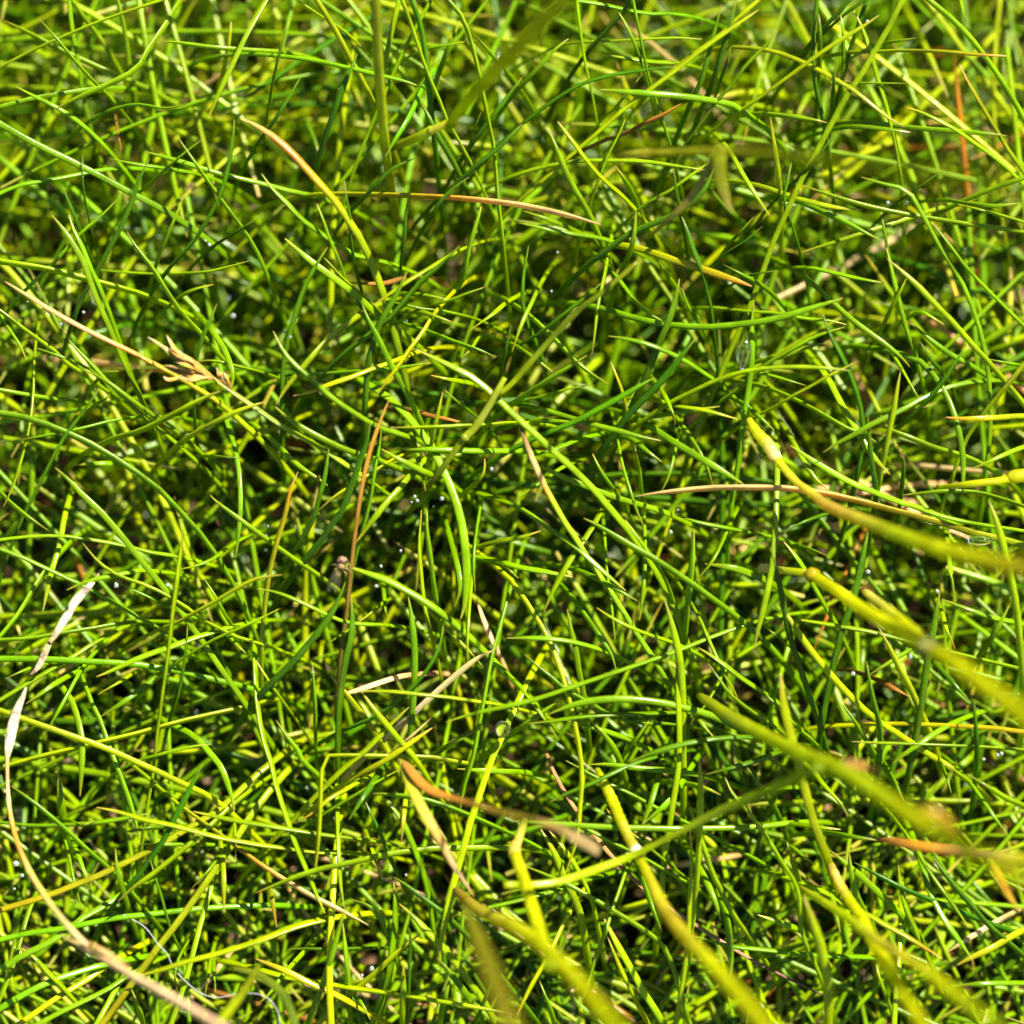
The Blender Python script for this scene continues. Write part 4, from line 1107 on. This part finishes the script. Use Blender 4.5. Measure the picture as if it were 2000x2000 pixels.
strand("culm", [(1208, 303, 10, 12), (1250, 299, 12, 13), (1300, 298, 15, 13), (1400, 294, 24, 13), (1520, 300, 40, 12), (1680, 322, 60, 12), (1900, 352, 84, 12), (2080, 372, 100, 12)], [(0.38, 0.38, 0.02), OLIVE, OLIVE], M_CULM, t, rings=30)
strand("leaf_blade", [(1412, 284, 15, 14), (1405, 312, 15, 24), (1407, 350, 14, 24), (1420, 395, 13, 16), (1432, 418, 12, 3)], [OLIVE, OLIVE, (0.3, 0.24, 0.05)], M_LEAF, t, n=18, flat=0.25)
strand("leaf_blade", [(1395, 300, 15, 8), (1375, 345, 13, 16), (1350, 385, 11, 16), (1310, 425, 9, 12), (1265, 465, 6, 8)], [OLIVE, (0.28, 0.24, 0.03), OLIVE], M_LEAF, t, n=18, flat=0.3)
t = thing("creeping_runner", 1560, 950, 4, "yellow creeping stem with a ringed sheath, running to the right edge out of focus", "stem", STEMS)
strand("leaf_sheath", [(1462, 818, 1, 12), (1480, 846, 2, 22), (1500, 868, 2.5, 26), (1512, 888, 3, 25), (1520, 900, 3, 22)], [(0.4, 0.42, 0.01), GOLD, CREAM], M_CULM, t, n=40, rings=6)
strand("culm", [(1514, 892, 3, 18), (1540, 925, 4, 15), (1565, 950, 5, 16), (1585, 962, 6, 18), (1612, 985, 8, 23), (1690, 1018, 15, 25), (1760, 1045, 21, 26), (1850, 1075, 29, 28), (1990, 1108, 42, 30), (2120, 1130, 54, 30)], [GOLD, (0.5, 0.36, 0.05), STEM, GOLD, (0.4, 0.36, 0.01), OLIVE], M_CULM, t)
t = thing("grass_stalk", 1986, 930, 3, "yellow stem knot entering at the right edge", "stem", STEMS)
strand("culm", [(1830, 952, 0, 9), (1870, 948, 2, 12), (1905, 944, 3, 14), (1950, 939, 3, 15), (1975, 934, 3, 17)], [STEM, GOLD, GOLD], M_CULM, t, n=18)
strand("node", [(1968, 935, 3, 16), (1980, 931, 3, 27), (2000, 928, 3, 27), (2040, 925, 3, 22)], [GOLD, (0.4, 0.35, 0.01)], M_CULM, t, n=14)
t = thing("grass_stalk", 1588, 1122, 4, "bright yellow stem with a round knot, growing thicker towards the right edge", "stem", STEMS)
strand("lower_internode", [(1484, 1108, 0, 17), (1496, 1110, 0.5, 19), (1505, 1112, 1, 16), (1540, 1115, 2.5, 15), (1575, 1119, 3.5, 16)], [CREAM, (0.5, 0.46, 0.1), STEM, GOLD], M_CULM, t, n=18)
blob("node", 1587, 1123, 4, 16, 15, (0.42, 0.35, 0.01), M_CULM, t)
strand("culm", [(1584, 1120, 4, 22), (1604, 1134, 5, 23), (1640, 1157, 8, 24), (1680, 1186, 12, 25), (1740, 1222, 19, 27), (1800, 1254, 27, 29), (1815, 1263, 29, 31), (1830, 1272, 31, 29), (1900, 1320, 42, 30), (2010, 1402, 60, 31), (2120, 1480, 76, 31)], [GOLD, GOLD, GOLD, GOLD], M_CULM, t, n=56)
strand("node_ring", [(1801, 1254, 27.4, 30), (1808, 1258, 28, 34), (1816, 1263, 29, 36), (1824, 1268, 30, 34), (1831, 1273, 31, 30)], [GOLD, (0.6, 0.56, 0.16), (0.62, 0.58, 0.2), (0.6, 0.56, 0.16), GOLD], M_CULM, t, n=12)
strand("side_shoot", [(1686, 1152, 5, 8), (1694, 1158, 6, 15), (1730, 1187, 10, 18), (1775, 1222, 17, 18), (1812, 1256, 25, 14)], [(0.55, 0.5, 0.12), GOLD, GOLD], M_CULM, t, n=20)
t = thing("grass_stalk", 1520, 1450, 13, "blurred green-gold stem ending in a brown leaf, lower right", "stem", STEMS)
strand("culm", [(1364, 1357, 2, 12), (1380, 1368, 4, 20), (1420, 1395, 7, 24), (1470, 1423, 10, 26), (1520, 1450, 15, 27), (1580, 1478, 22, 27), (1640, 1502, 30, 28), (1720, 1552, 38, 28), (1790, 1600, 46, 28), (1880, 1650, 56, 28), (2060, 1745, 76, 28)], [OLIVE, STEM, STEM, STEM, GOLD, GOLD, (0.36, 0.32, 0.02)], M_CULM, t, rings=26, n=80)
strand("leaf_blade", [(1640, 1490, 28, 6), (1665, 1492, 27, 16), (1695, 1500, 26, 16), (1730, 1512, 24, 3)], [BROWN, (0.22, 0.10, 0.010), BROWN], M_DRY, t, n=14, flat=0.3)
strand("leaf_blade", [(1740, 1572, 40, 8), (1785, 1578, 41, 14), (1832, 1590, 42, 17), (1864, 1625, 40, 15), (1884, 1670, 36, 11), (1896, 1720, 30, 3)], [STEM, (0.36, 0.22, 0.008), (0.3, 0.22, 0.008), OLIVE, OLIVE], M_LEAF, t, n=20, flat=0.25)
t = thing("dry_leaf", 1800, 1655, 10, "level orange dead leaf turning yellow, running out at the lower right edge", "dead leaf")
strand("leaf_blade", [(1712, 1640, 5, 3), (1735, 1641, 7, 14), (1770, 1648, 9, 19), (1850, 1661, 13, 20), (1900, 1667, 17, 21), (1960, 1674, 23, 22), (2090, 1690, 35, 22)], [BROWN, ORANGE, (0.62, 0.36, 0.14), GOLD, GOLD], M_DRY, t, n=30, flat=0.5)
strand("torn_tip", [(1930, 1680, 18, 8), (1948, 1710, 17, 13), (1968, 1745, 15, 11), (1990, 1780, 13, 3)], [GOLD, ORANGE, (0.45, 0.36, 0.03)], M_DRY, t, n=12, flat=0.4)
t = thing("grass_stalk", 1010, 1660, 6, "yellow stem with a dark-edged knot at the bottom centre", "stem", STEMS)
strand("lower_internode", [(1026, 1600, 4, 12), (1018, 1622, 5, 17), (1010, 1648, 6, 18)], [OLIVE, (0.4, 0.36, 0.05)], M_CULM, t, n=12)
strand("node", [(1010, 1644, 6, 18), (1005, 1660, 6, 26), (1008, 1676, 6.5, 24), (1012, 1690, 7, 20)], [(0.5, 0.4, 0.08), GOLD], M_CULM, t, n=12)
strand("culm", [(1007, 1668, 6.5, 20), (1022, 1712, 9, 22), (1040, 1772, 14, 22), (1058, 1830, 20, 22), (1076, 1890, 28, 20)], [GOLD, GOLD, STEM], M_CULM, t)
t = thing("grass_stalk", 960, 1790, 10, "glossy bright yellow stem spreading out of focus at the bottom centre", "stem", STEMS)
strand("culm", [(868, 1708, 1, 4), (885, 1730, 3, 11), (903, 1750, 5, 20), (928, 1772, 8, 23), (965, 1792, 12, 24), (1012, 1814, 19, 25), (1070, 1856, 29, 25), (1130, 1918, 42, 25), (1240, 2050, 64, 25)], [BROWN, (0.4, 0.36, 0.02), GOLD, GOLD, GOLD, STEM], M_CULM, t, n=50)
strand("leaf_blade", [(905, 1762, 12, 8), (930, 1820, 30, 26), (960, 1900, 46, 36), (990, 1980, 60, 40), (1010, 2060, 72, 40)], [(0.14, 0.14, 0.006), (0.14, 0.13, 0.006), (0.15, 0.13, 0.008)], M_LEAF, t, n=20, flat=0.15)
t = thing("grass_stalk", 1244, 1665, 6, "ringed yellow stem with a white joint, thickening towards the bottom edge", "stem", STEMS)
strand("leaf_sheath", [(1166, 1500, -1, 10), (1180, 1530, 1, 18), (1196, 1562, 2, 21), (1212, 1600, 4, 20), (1228, 1635, 5, 20), (1240, 1658, 6, 22)], [STEM, GOLD, GOLD, (0.4, 0.34, 0.03)], M_CULM, t, n=70, rings=13)
strand("node", [(1236, 1652, 6, 20), (1243, 1662, 6, 24), (1248, 1672, 6.2, 21)], [(0.6, 0.55, 0.35), (0.78, 0.74, 0.62), (0.55, 0.5, 0.25)], M_CULM, t, n=10)
strand("culm", [(1246, 1668, 6, 16), (1266, 1710, 9, 20), (1298, 1775, 14, 24), (1345, 1835, 22, 26), (1405, 1900, 33, 27), (1520, 2030, 58, 27)], [GOLD, (0.38, 0.31, 0.02), GOLD, GOLD, GOLD], M_CULM, t)
strand("leaf_blade", [(985, 1728, 11, 14), (1045, 1728, 9, 15), (1100, 1720, 8, 16), (1170, 1696, 7.5, 18), (1240, 1669, 7.2, 14), (1310, 1634, 9, 12), (1400, 1588, 13, 17), (1500, 1546, 20, 19), (1600, 1500, 30, 19)], [STEM, YELG, YELG, (0.22, 0.33, 0.01), (0.25, 0.34, 0.01)], M_LEAF, t, n=44, flat=0.6, groove=True)
t = thing("grass_stalk", 1660, 1760, 6, "ringed yellow stem at the lower right, left one of a crossing pair", "stem", STEMS)
strand("leaf_sheath", [(1612, 1665, 1, 8), (1626, 1696, 3, 16), (1640, 1726, 4, 18), (1662, 1762, 6, 20), (1690, 1800, 9, 20)], [OLIVE, (0.5, 0.4, 0.08), GOLD, GOLD], M_CULM, t, n=60, rings=11)
strand("culm", [(1682, 1792, 9, 22), (1716, 1856, 16, 24), (1758, 1928, 27, 25), (1830, 2050, 48, 25)], [GOLD, GOLD, GOLD], M_CULM, t)
t = thing("grass_stalk", 1660, 1795, 9, "smooth olive-yellow stem crossing over the ringed one towards the bottom right corner", "stem", STEMS)
strand("culm", [(1560, 1730, 1, 8), (1580, 1744, 3, 18), (1610, 1762, 6, 22), (1660, 1796, 11, 23), (1720, 1840, 19, 24), (1800, 1890, 30, 25), (1870, 1945, 42, 26), (2000, 2050, 64, 26)], [OLIVE, STEM, (0.45, 0.4, 0.03), GOLD, STEM, OLIVE], M_CULM, t, rings=20, n=70)
t = thing("grass_stalk", 470, 1945, 14, "short blurred olive stem leaving at the bottom edge beside the silk thread", "stem", STEMS)
strand("culm", [(506, 1884, 5, 9), (494, 1906, 7, 15), (470, 1944, 13, 16), (436, 1988, 21, 17), (390, 2050, 32, 17)], [(0.15, 0.18, 0.004), OLIVE, STEM, STEM], M_CULM, t, rings=14, n=50)
t = thing("grass_leaf", 560, 1950, 20, "blurred dark olive leaf curving down at the bottom edge", "leaf")
strand("leaf_blade", [(450, 1890, 5, 6), (500, 1903, 7, 15), (543, 1932, 9, 17), (570, 1980, 12, 16), (585, 2060, 16, 14)], [OLIVE, (0.09, 0.14, 0.005), (0.09, 0.14, 0.005)], M_LEAF, t, n=20, flat=0.35)
t = thing("forked_stalk", 960, 775, 4, "olive stem forking in the middle of the picture, with a swollen pale joint", "stem", STEMS)
strand("upper_culm", [(1245, 512, 6, 8), (1175, 572, 6, 11), (1129, 606, 5.5, 12), (1080, 658, 5, 12), (1040, 703, 5, 12), (1000, 749, 4.5, 11), (973, 771, 4.5, 12)], [OLIVE, (0.13, 0.19, 0.003), (0.14, 0.2, 0.003), STEM], M_CULM, t, n=36)
strand("culm", [(986, 738, 4.6, 10), (970, 766, 4.8, 12), (946, 808, 4.6, 14), (925, 838, 4.2, 15), (908, 854, 4, 17)], [STEM, (0.32, 0.36, 0.04), STEM], M_CULM, t, n=24)
blob("node", 908, 855, 4, 9.5, 9, (0.28, 0.32, 0.02), M_CULM, t, sub=2)
strand("lower_culm", [(904, 858, 3.8, 13), (876, 898, 3, 12), (838, 948, 1, 11), (800, 1000, -3, 10)], [STEM, OLIVE, OLIVE], M_CULM, t, n=20)

t = thing("dry_leaf", 850, 1550, 8, "folded brown dead leaf curling to the right at the bottom centre", "dead leaf")
strand("leaf_blade", [(776, 1482, 3, 4), (792, 1494, 5, 15), (812, 1518, 7, 19), (838, 1542, 9, 18), (880, 1558, 12, 13), (930, 1572, 17, 11), (985, 1588, 22, 11), (1045, 1602, 26, 10)], [HUSK, (0.42, 0.19, 0.02), (0.46, 0.20, 0.02), (0.26, 0.13, 0.012), (0.17, 0.12, 0.008), (0.16, 0.14, 0.006)], M_DRY, t, n=40, flat=0.4, groove=True)
strand("torn_end", [(1040, 1601, 26, 8), (1085, 1614, 24, 12), (1112, 1630, 21, 18), (1145, 1648, 18, 22), (1172, 1666, 15, 20)], [(0.26, 0.17, 0.02), (0.24, 0.16, 0.05), (0.27, 0.19, 0.08), (0.2, 0.15, 0.06)], M_DRY, t, n=14, flat=0.2)
t = thing("yellowing_leaf", 850, 1620, 9, "yellow leaf with a long brown tip slanting beside the folded brown leaf", "leaf")
strand("leaf_blade", [(782, 1484, 4, 8), (796, 1520, 6, 18), (815, 1562, 9, 20), (838, 1604, 11, 19), (862, 1645, 11, 15), (886, 1690, 10, 10), (908, 1724, 8, 6), (927, 1753, 6, 1.5)], [OLIVE, (0.36, 0.36, 0.02), (0.42, 0.36, 0.03), (0.5, 0.3, 0.08), (0.6, 0.4, 0.2), STRAW], M_DRY, t, n=34, flat=0.45, groove=True)

t = thing("dry_stalk", 80, 1730, 8, "thin straw stalk curving down from a cream papery husk at the left edge", "dead stalk")
strand("husk", [(51, 1342, 4, 2.5), (44, 1362, 4, 10.2), (33, 1388, 4, 17.0), (24, 1420, 4, 21.2), (18, 1452, 4, 18.7), (14, 1482, 4, 7.6)], [CREAM, (0.58, 0.5, 0.35), (0.58, 0.5, 0.35), (0.7, 0.5, 0.25)], M_PAPER, t, n=26, flat=0.45, groove=True)
strand("culm", [(15, 1476, 4, 6.6), (14, 1492, 4, 6.6), (15, 1540, 4, 7.0), (20, 1590, 5, 8.2), (32, 1640, 6, 9.0), (52, 1690, 8, 9.8), (82, 1742, 10, 10.7), (115, 1788, 12, 10.7), (150, 1828, 13, 11.5), (172, 1848, 13, 9.8)], [STRAW, (0.6, 0.42, 0.2), ORANGE, (0.55, 0.32, 0.07), (0.5, 0.42, 0.08), (0.45, 0.38, 0.1), (0.6, 0.42, 0.2)], M_DRY, t, n=44, rings=0)
blob("node", 13, 1546, 4, 7, 4, STRAW, M_DRY, t, sub=2)
t = thing("dry_stalk", 280, 1910, 18, "thick pinkish straw stalk slanting across the bottom left corner", "dead stalk")
strand("culm", [(116, 1824, 10, 2.6), (134, 1836, 11, 8.8), (165, 1852, 12, 15.8), (205, 1874, 14, 17.6), (260, 1908, 18, 18.5), (330, 1946, 23, 19.4), (440, 2010, 31, 20.2), (560, 2075, 40, 20.2)], [(0.45, 0.36, 0.1), (0.66, 0.42, 0.18), (0.72, 0.50, 0.27), (0.74, 0.52, 0.30), (0.7, 0.45, 0.24), (0.74, 0.53, 0.30)], M_DRY, t, n=44, groove=True, roll=2.0)
strand("split_strip", [(172, 1838, 13, 3), (192, 1852, 14, 8), (216, 1866, 15, 8), (250, 1888, 17, 5)], [HUSK, STRAW, HUSK], M_DRY, t, n=12, flat=0.4)
t = thing("papery_sheath", 120, 1200, 3, "ragged white papery sheath slanting at the left edge", "dead sheath")
strand("upper_piece", [(199, 1111, 2, 2.2), (193, 1120, 2, 6.0), (187, 1131, 2, 5.2), (176, 1143, 3, 11.2), (160, 1160, 3, 16.5), (146, 1176, 3, 18.0), (136, 1190, 3, 15.0)], [HUSK, STRAW, (0.6, 0.48, 0.36), CREAM, (0.58, 0.52, 0.4)], M_PAPER, t, n=28, flat=0.45, groove=True)
strand("middle_piece", [(142, 1188, 3.3, 11.2), (130, 1205, 3.3, 16.5), (115, 1228, 3.3, 15.0), (102, 1248, 3, 10.5), (97, 1256, 3, 7.5)], [(0.5, 0.4, 0.3), (0.6, 0.54, 0.42), CREAM, STRAW], M_PAPER, t, n=20, flat=0.45, groove=True)
strand("lower_piece", [(101, 1249, 2.8, 6.4), (92, 1266, 2.8, 12.0), (82, 1288, 2.6, 14.4), (72, 1306, 2.5, 10.4), (57, 1320, 2, 3.2)], [STRAW, (0.6, 0.44, 0.24), CREAM, HUSK], M_PAPER, t, n=20, flat=0.35, groove=True)
t = thing("brown_twig", 1240, 1720, -2, "long thin dark brown twig running beneath the green blades at the bottom", "twig")
strand("twig", [(1066, 1466, -3, 6), (1078, 1500, -2, 7), (1108, 1556, -1.5, 8), (1145, 1610, -1.5, 8), (1188, 1665, -1.5, 9), (1240, 1720, -1.5, 8), (1290, 1762, -1.5, 8), (1336, 1792, -1, 8), (1398, 1832, -0.5, 8), (1432, 1853, -0.3, 7), (1480, 1881, 0, 6), (1560, 1921, -1, 5), (1620, 1950, -3, 3)], [HUSK, (0.42, 0.22, 0.08), HUSK, (0.3, 0.16, 0.07), (0.36, 0.2, 0.1), (0.16, 0.08, 0.05), (0.12, 0.06, 0.05)], M_DRY, t, n=60, sides=8, groove=True)

t = thing("seed_spike", 370, 710, 3, "small brown dry seed head on a green stalk, left of centre", "seed head")
strand("stalk", [(x * TS, 480 + y * TS, d, w) for x, y, d, w in [(1540, 955, 3.2, 7), (1640, 1030, 3, 10), (1858, 1180, 2.6, 11), (2050, 1310, 2.2, 11), (2300, 1450, 1.8, 11), (2600, 1650, 1, 11), (2850, 1830, -1, 10)]], [(0.4, 0.36, 0.05), (0.3, 0.4, 0.05), YELG, YELG, GREEN], M_CULM, t, n=50, groove=True, roll=0.5)
HB = (0.36, 0.17, 0.014); HG = (0.60, 0.33, 0.03)
sp = strand("spikelet", [(333, 680, 4, 4), (341, 689, 4.2, 12), (352, 698, 4.4, 18), (368, 706, 4.4, 19), (387, 716, 4, 13), (404, 728, 3.6, 8), (420, 741, 3.2, 5)], [HB, HG, (0.42, 0.24, 0.06), HG, HB, (0.33, 0.26, 0.02)], M_PAPER, t, n=30, flat=0.8, groove=True)
for g in ([(325, 654, 4.2, 1.2), (331, 664, 4.5, 5), (339, 678, 4.8, 8), (352, 692, 5, 7), (366, 703, 4.6, 3)], [(322, 676, 4.2, 1.2), (334, 684, 4.6, 6), (348, 694, 5, 9), (364, 703, 5, 6), (380, 712, 4.4, 2)],
          [(348, 683, 4.4, 1.2), (356, 692, 4.8, 6), (370, 702, 5, 9), (388, 714, 4.6, 6), (404, 726, 4, 2)], [(338, 706, 4.4, 1.2), (350, 708, 4.8, 6), (366, 713, 5, 8), (386, 722, 4.4, 5), (404, 731, 4, 2)]):
    strand("glume", g, [CREAM, HG, HB, HG], M_PAPER, sp, n=16, flat=0.35, groove=True, roll=0.4)
strand("glume", [(288, 658, 4, 1.2), (303, 667, 4.2, 5), (320, 679, 4.4, 7), (336, 696, 4.4, 7), (352, 706, 4, 4)], [CREAM, (0.5, 0.42, 0.16), (0.28, 0.3, 0.03), YELG], M_LEAF, sp, n=18, flat=0.4)
sp = strand("spikelet", [(322, 716, 3.6, 3), (335, 720, 3.8, 10), (355, 726, 4, 15), (378, 732, 4, 16), (400, 737, 3.8, 12), (424, 742, 3.2, 5)], [HB, (0.2, 0.13, 0.02), HG, (0.36, 0.18, 0.05), (0.33, 0.26, 0.02)], M_PAPER, t, n=28, flat=0.7, groove=True)
for g in ([(319, 735, 4, 1.5), (327, 741, 4.3, 8), (340, 740, 4.5, 7), (356, 733, 4.3, 3)], [(352, 735, 4.2, 1.5), (364, 741, 4.5, 7), (380, 741, 4.6, 8), (398, 738, 4.2, 4), (410, 738, 3.8, 2)], [(321, 714, 4, 1.2), (338, 716, 4.4, 5), (358, 720, 4.6, 7), (380, 727, 4.4, 4)]):
    strand("glume", g, [(0.5, 0.33, 0.2), HG, HB], M_PAPER, sp, n=14, flat=0.35, groove=True)
sp = strand("spikelet", [(424, 727, 4, 4), (430, 733, 4.2, 13), (438, 742, 4.2, 16), (447, 752, 3.8, 10), (452, 760, 3.4, 3)], [HG, (0.36, 0.22, 0.06), HB], M_PAPER, t, n=18, flat=0.8)
for g in ([(423, 717, 4.2, 1), (426, 726, 4.6, 4), (433, 735, 4.6, 4), (441, 745, 4.2, 2)], [(436, 726, 4.2, 1), (440, 733, 4.6, 5), (446, 744, 4.4, 4), (450, 754, 4, 2)]):
    strand("glume", g, [CREAM, HG, HB], M_PAPER, sp, n=10, flat=0.5)

# ------------------------------------------------------------------ the fly
t = thing("fly", 665, 1100, 4, "tiny brown fly clinging to the upright brown blade", "insect")
blob("head", 669, 1094, 5.0, 9.5, 7, (0.22, 0.13, 0.07), M_PAPER, t, jit=0.16, rz=-0.2)
for sx in (-1, 1):
    blob("eye", 669 + sx * 8.5, 1096, 5.2, 3.0, 3.4, (0.10, 0.05, 0.03), M_DRY, t, sub=2, jit=0)
blob("thorax", 666, 1106, 4.8, 8, 8, (0.2, 0.13, 0.04), M_PAPER, t, jit=0.12, rz=0.3)
blob("abdomen", 660, 1120, 4.4, 6.5, 11, (0.2, 0.17, 0.03), M_PAPER, t, jit=0.06, rz=-0.4)
for leg in ([(671, 1104, 4.8), (682, 1102, 5.2), (687, 1112, 4.4)], [(670, 1109, 4.8), (680, 1112, 5.2), (684, 1122, 4.2)], [(668, 1113, 4.6), (676, 1120, 5), (674, 1130, 4)],
            [(661, 1104, 4.8), (654, 1103, 5), (646, 1102, 4)], [(660, 1109, 4.8), (653, 1113, 5), (650, 1124, 3.8)], [(661, 1114, 4.6), (655, 1124, 4.8), (658, 1136, 3.6)]):
    strand("leg", [(a, b, c, 2.6 - 0.6 * i) for i, (a, b, c) in enumerate(leg)], [(0.4, 0.33, 0.1), (0.3, 0.24, 0.06)], M_DRY, t, n=10, sides=6)
for ang, ln in ((0.45, 44), (0.12, 42)):
    pts = [(660 - math.sin(ang) * k * ln, 1114 + math.cos(ang) * k * ln, 5.2 - 1.5 * k, 17 * math.sin(math.pi * (0.08 + 0.86 * k)) ** 0.7) for k in (0, 0.2, 0.45, 0.7, 0.9, 1)]
    w = strand("wing", pts, [(0.8, 0.78, 0.6), (0.8, 0.78, 0.6)], M_WING, t, n=16, sides=10, flat=0.05)
    strand("vein", [(p[0] - 3, p[1], p[2] + 0.1, 1.0) for p in pts[:-1]], [(0.3, 0.22, 0.08)] * 2, M_DRY, w, n=10, sides=5)

# ------------------------------------------------------------------ silk
t = strand("silk_thread", [(x, y, d, 0.4) for x, y, d in [(256, 1795, 3.5), (272, 1803, 3.6), (288, 1816, 3.7), (310, 1845, 3.8), (326, 1862, 3.9), (336, 1884, 4), (348, 1902, 4.2), (380, 1932, 4.5), (402, 1944, 4.6), (430, 1948, 4.8), (460, 1941, 5), (490, 1940, 5.2), (512, 1944, 5.4), (530, 1956, 5.5), (544, 1980, 5.6), (547, 2010, 5.7), (545, 2050, 5.8)]], [(0.9, 0.9, 0.9)] * 2, M_SILK, None, n=90, sides=5)
tag(t, "fine white spider silk thread looping over the grass at the lower left", "silk thread")

# ------------------------------------------------------------------ dew
def drop(px, py, r, d, stretch=1.0, sag=0.0, rz=0.0):
    """A bead of water: rounder below, drawn up towards the leaf it clings to."""
    bm = bmesh.new(); bmesh.ops.create_icosphere(bm, subdivisions=3, radius=1)
    s = px_size(d) * r; c = at(px, py, d); cr, sr = math.cos(rz), math.sin(rz)
    for v in bm.verts:
        x, y, z = v.co
        k = 1 - sag * max(0, y) ** 1.3
        a, b = x * k, y * stretch
        a, b = a * cr - b * sr, a * sr + b * cr
        v.co = Vector((RIGHT * a + UP * b - VIEW * (z * k)) * s)
    me = bpy.data.meshes.new("dew_drop"); bm.to_mesh(me); bm.free()
    me.polygons.foreach_set("use_smooth", np.ones(len(me.polygons), dtype=bool)); me.materials.append(M_WATER if r > 12 else M_DEW)
    o = link(bpy.data.objects.new("dew_drop", me)); o.location = c
    return o
BIG = [(1453, 684, 15, 2.2, 2.6, 0.75, -0.12, "tall clear water drop hanging between two blades, right of centre"),
       (1914, 1056, 13, 0.8, 0.8, 0.0, 0.1, "wide clear water drop hanging under a striped blade at the right edge"),
       (982, 1424, 16, 2.4, 1.1, 0.1, 0.3, "round clear water drop on a yellow blade below the centre")]
for px, py, r, d, st, sg, rz, lab in BIG:
    o = drop(px, py, r, d, st, sg, rz); tag(o, lab, "water drop", "dew drops on the grass")
    if r == 13: o.scale = (1.9, 1, 1)
DEW = [(163, 610, 7, 0), (119, 633, 7, 1), (54, 589, 4, 2), (455, 617, 10, -8), (447, 582, 9, -8), (401, 470, 5, 2), (409, 478, 6, 2), (1694, 43, 9, 2), (1720, 118, 6, -3), (1734, 396, 6, 1),
       (1771, 396, 6, 1), (1089, 493, 7, -3), (1077, 569, 4, 2), (792, 627, 7, -2), (810, 970, 5, 0), (815, 978, 6, 0.5), (863, 974, 7, 0), (847, 989, 6, 0), (804, 981, 5, 0), (960, 916, 6, -2),
       (567, 658, 4, 3), (388, 1260, 7, -5), (384, 1392, 7, -5), (327, 1143, 7, -2), (227, 1143, 7, -2), (102, 1386, 7, -5), (524, 1028, 7, 0), (521, 1046, 7, 0), (519, 1074, 8, 0), (735, 1145, 6, 0),
       (744, 1106, 5, 0), (783, 1076, 5, -1), (1310, 1039, 7, -2), (1324, 996, 5, 0), (1830, 1155, 8, 1), (1921, 1483, 8, 0), (1948, 1475, 7, 0), (1956, 1472, 6, 0), (1695, 1117, 8, 2), (1776, 1281, 9, -5),
       (1666, 1316, 9, 1), (31, 1687, 11, 0), (43, 1710, 9, 1), (28, 1736, 7, 1), (242, 1788, 6, 3), (726, 1892, 7, 0), (707, 1905, 7, 0), (793, 1709, 6, 1), (1595, 1300, 5, 1), (1462, 793, 5, 1)]
for px, py, r, d in DEW:
    o = drop(px, py, r * random.uniform(0.4, 0.75), d, random.uniform(0.9, 1.35), 0.15, random.uniform(-0.4, 0.4))
    tag(o, None, "water drop", "dew drops on the grass")
    lab = f"{'tiny' if r <= 6 else 'small'} bright dew drop {near_words(px, py, 'tall hanging water drop' if r == 19 else None)}"
    USED.setdefault(lab, []).append((o, py, px))

# fine specks of moisture on the upper sides of the blades
def specks():
    B = 420; g = np.random.default_rng(5)
    bi = g.integers(0, len(traces), B); si = g.integers(2, NB - 8, B)
    ring = g.integers(0, SB, B)
    V0 = TV.reshape(len(traces), NB, SB, 3)[bi, si, ring]
    bm = bmesh.new(); bmesh.ops.create_icosphere(bm, subdivisions=1, radius=1)
    bv = np.array([v.co[:] for v in bm.verts]); bf = np.array([[v.index for v in f.verts] for f in bm.faces]); bm.free()
    r = g.uniform(0.00002, 0.00006, B)
    V = (V0[:, None] + bv[None] * r[:, None, None]).reshape(-1, 3)
    F = (bf[None] + (np.arange(B) * len(bv))[:, None, None]).reshape(-1, 3)
    o = link(bpy.data.objects.new("dew_specks", mesh_from("dew_specks", V, F, M_DEW)))
    tag(o, "minute specks of dew along the blades", "dew", kind="stuff")
specks()
finish_labels()
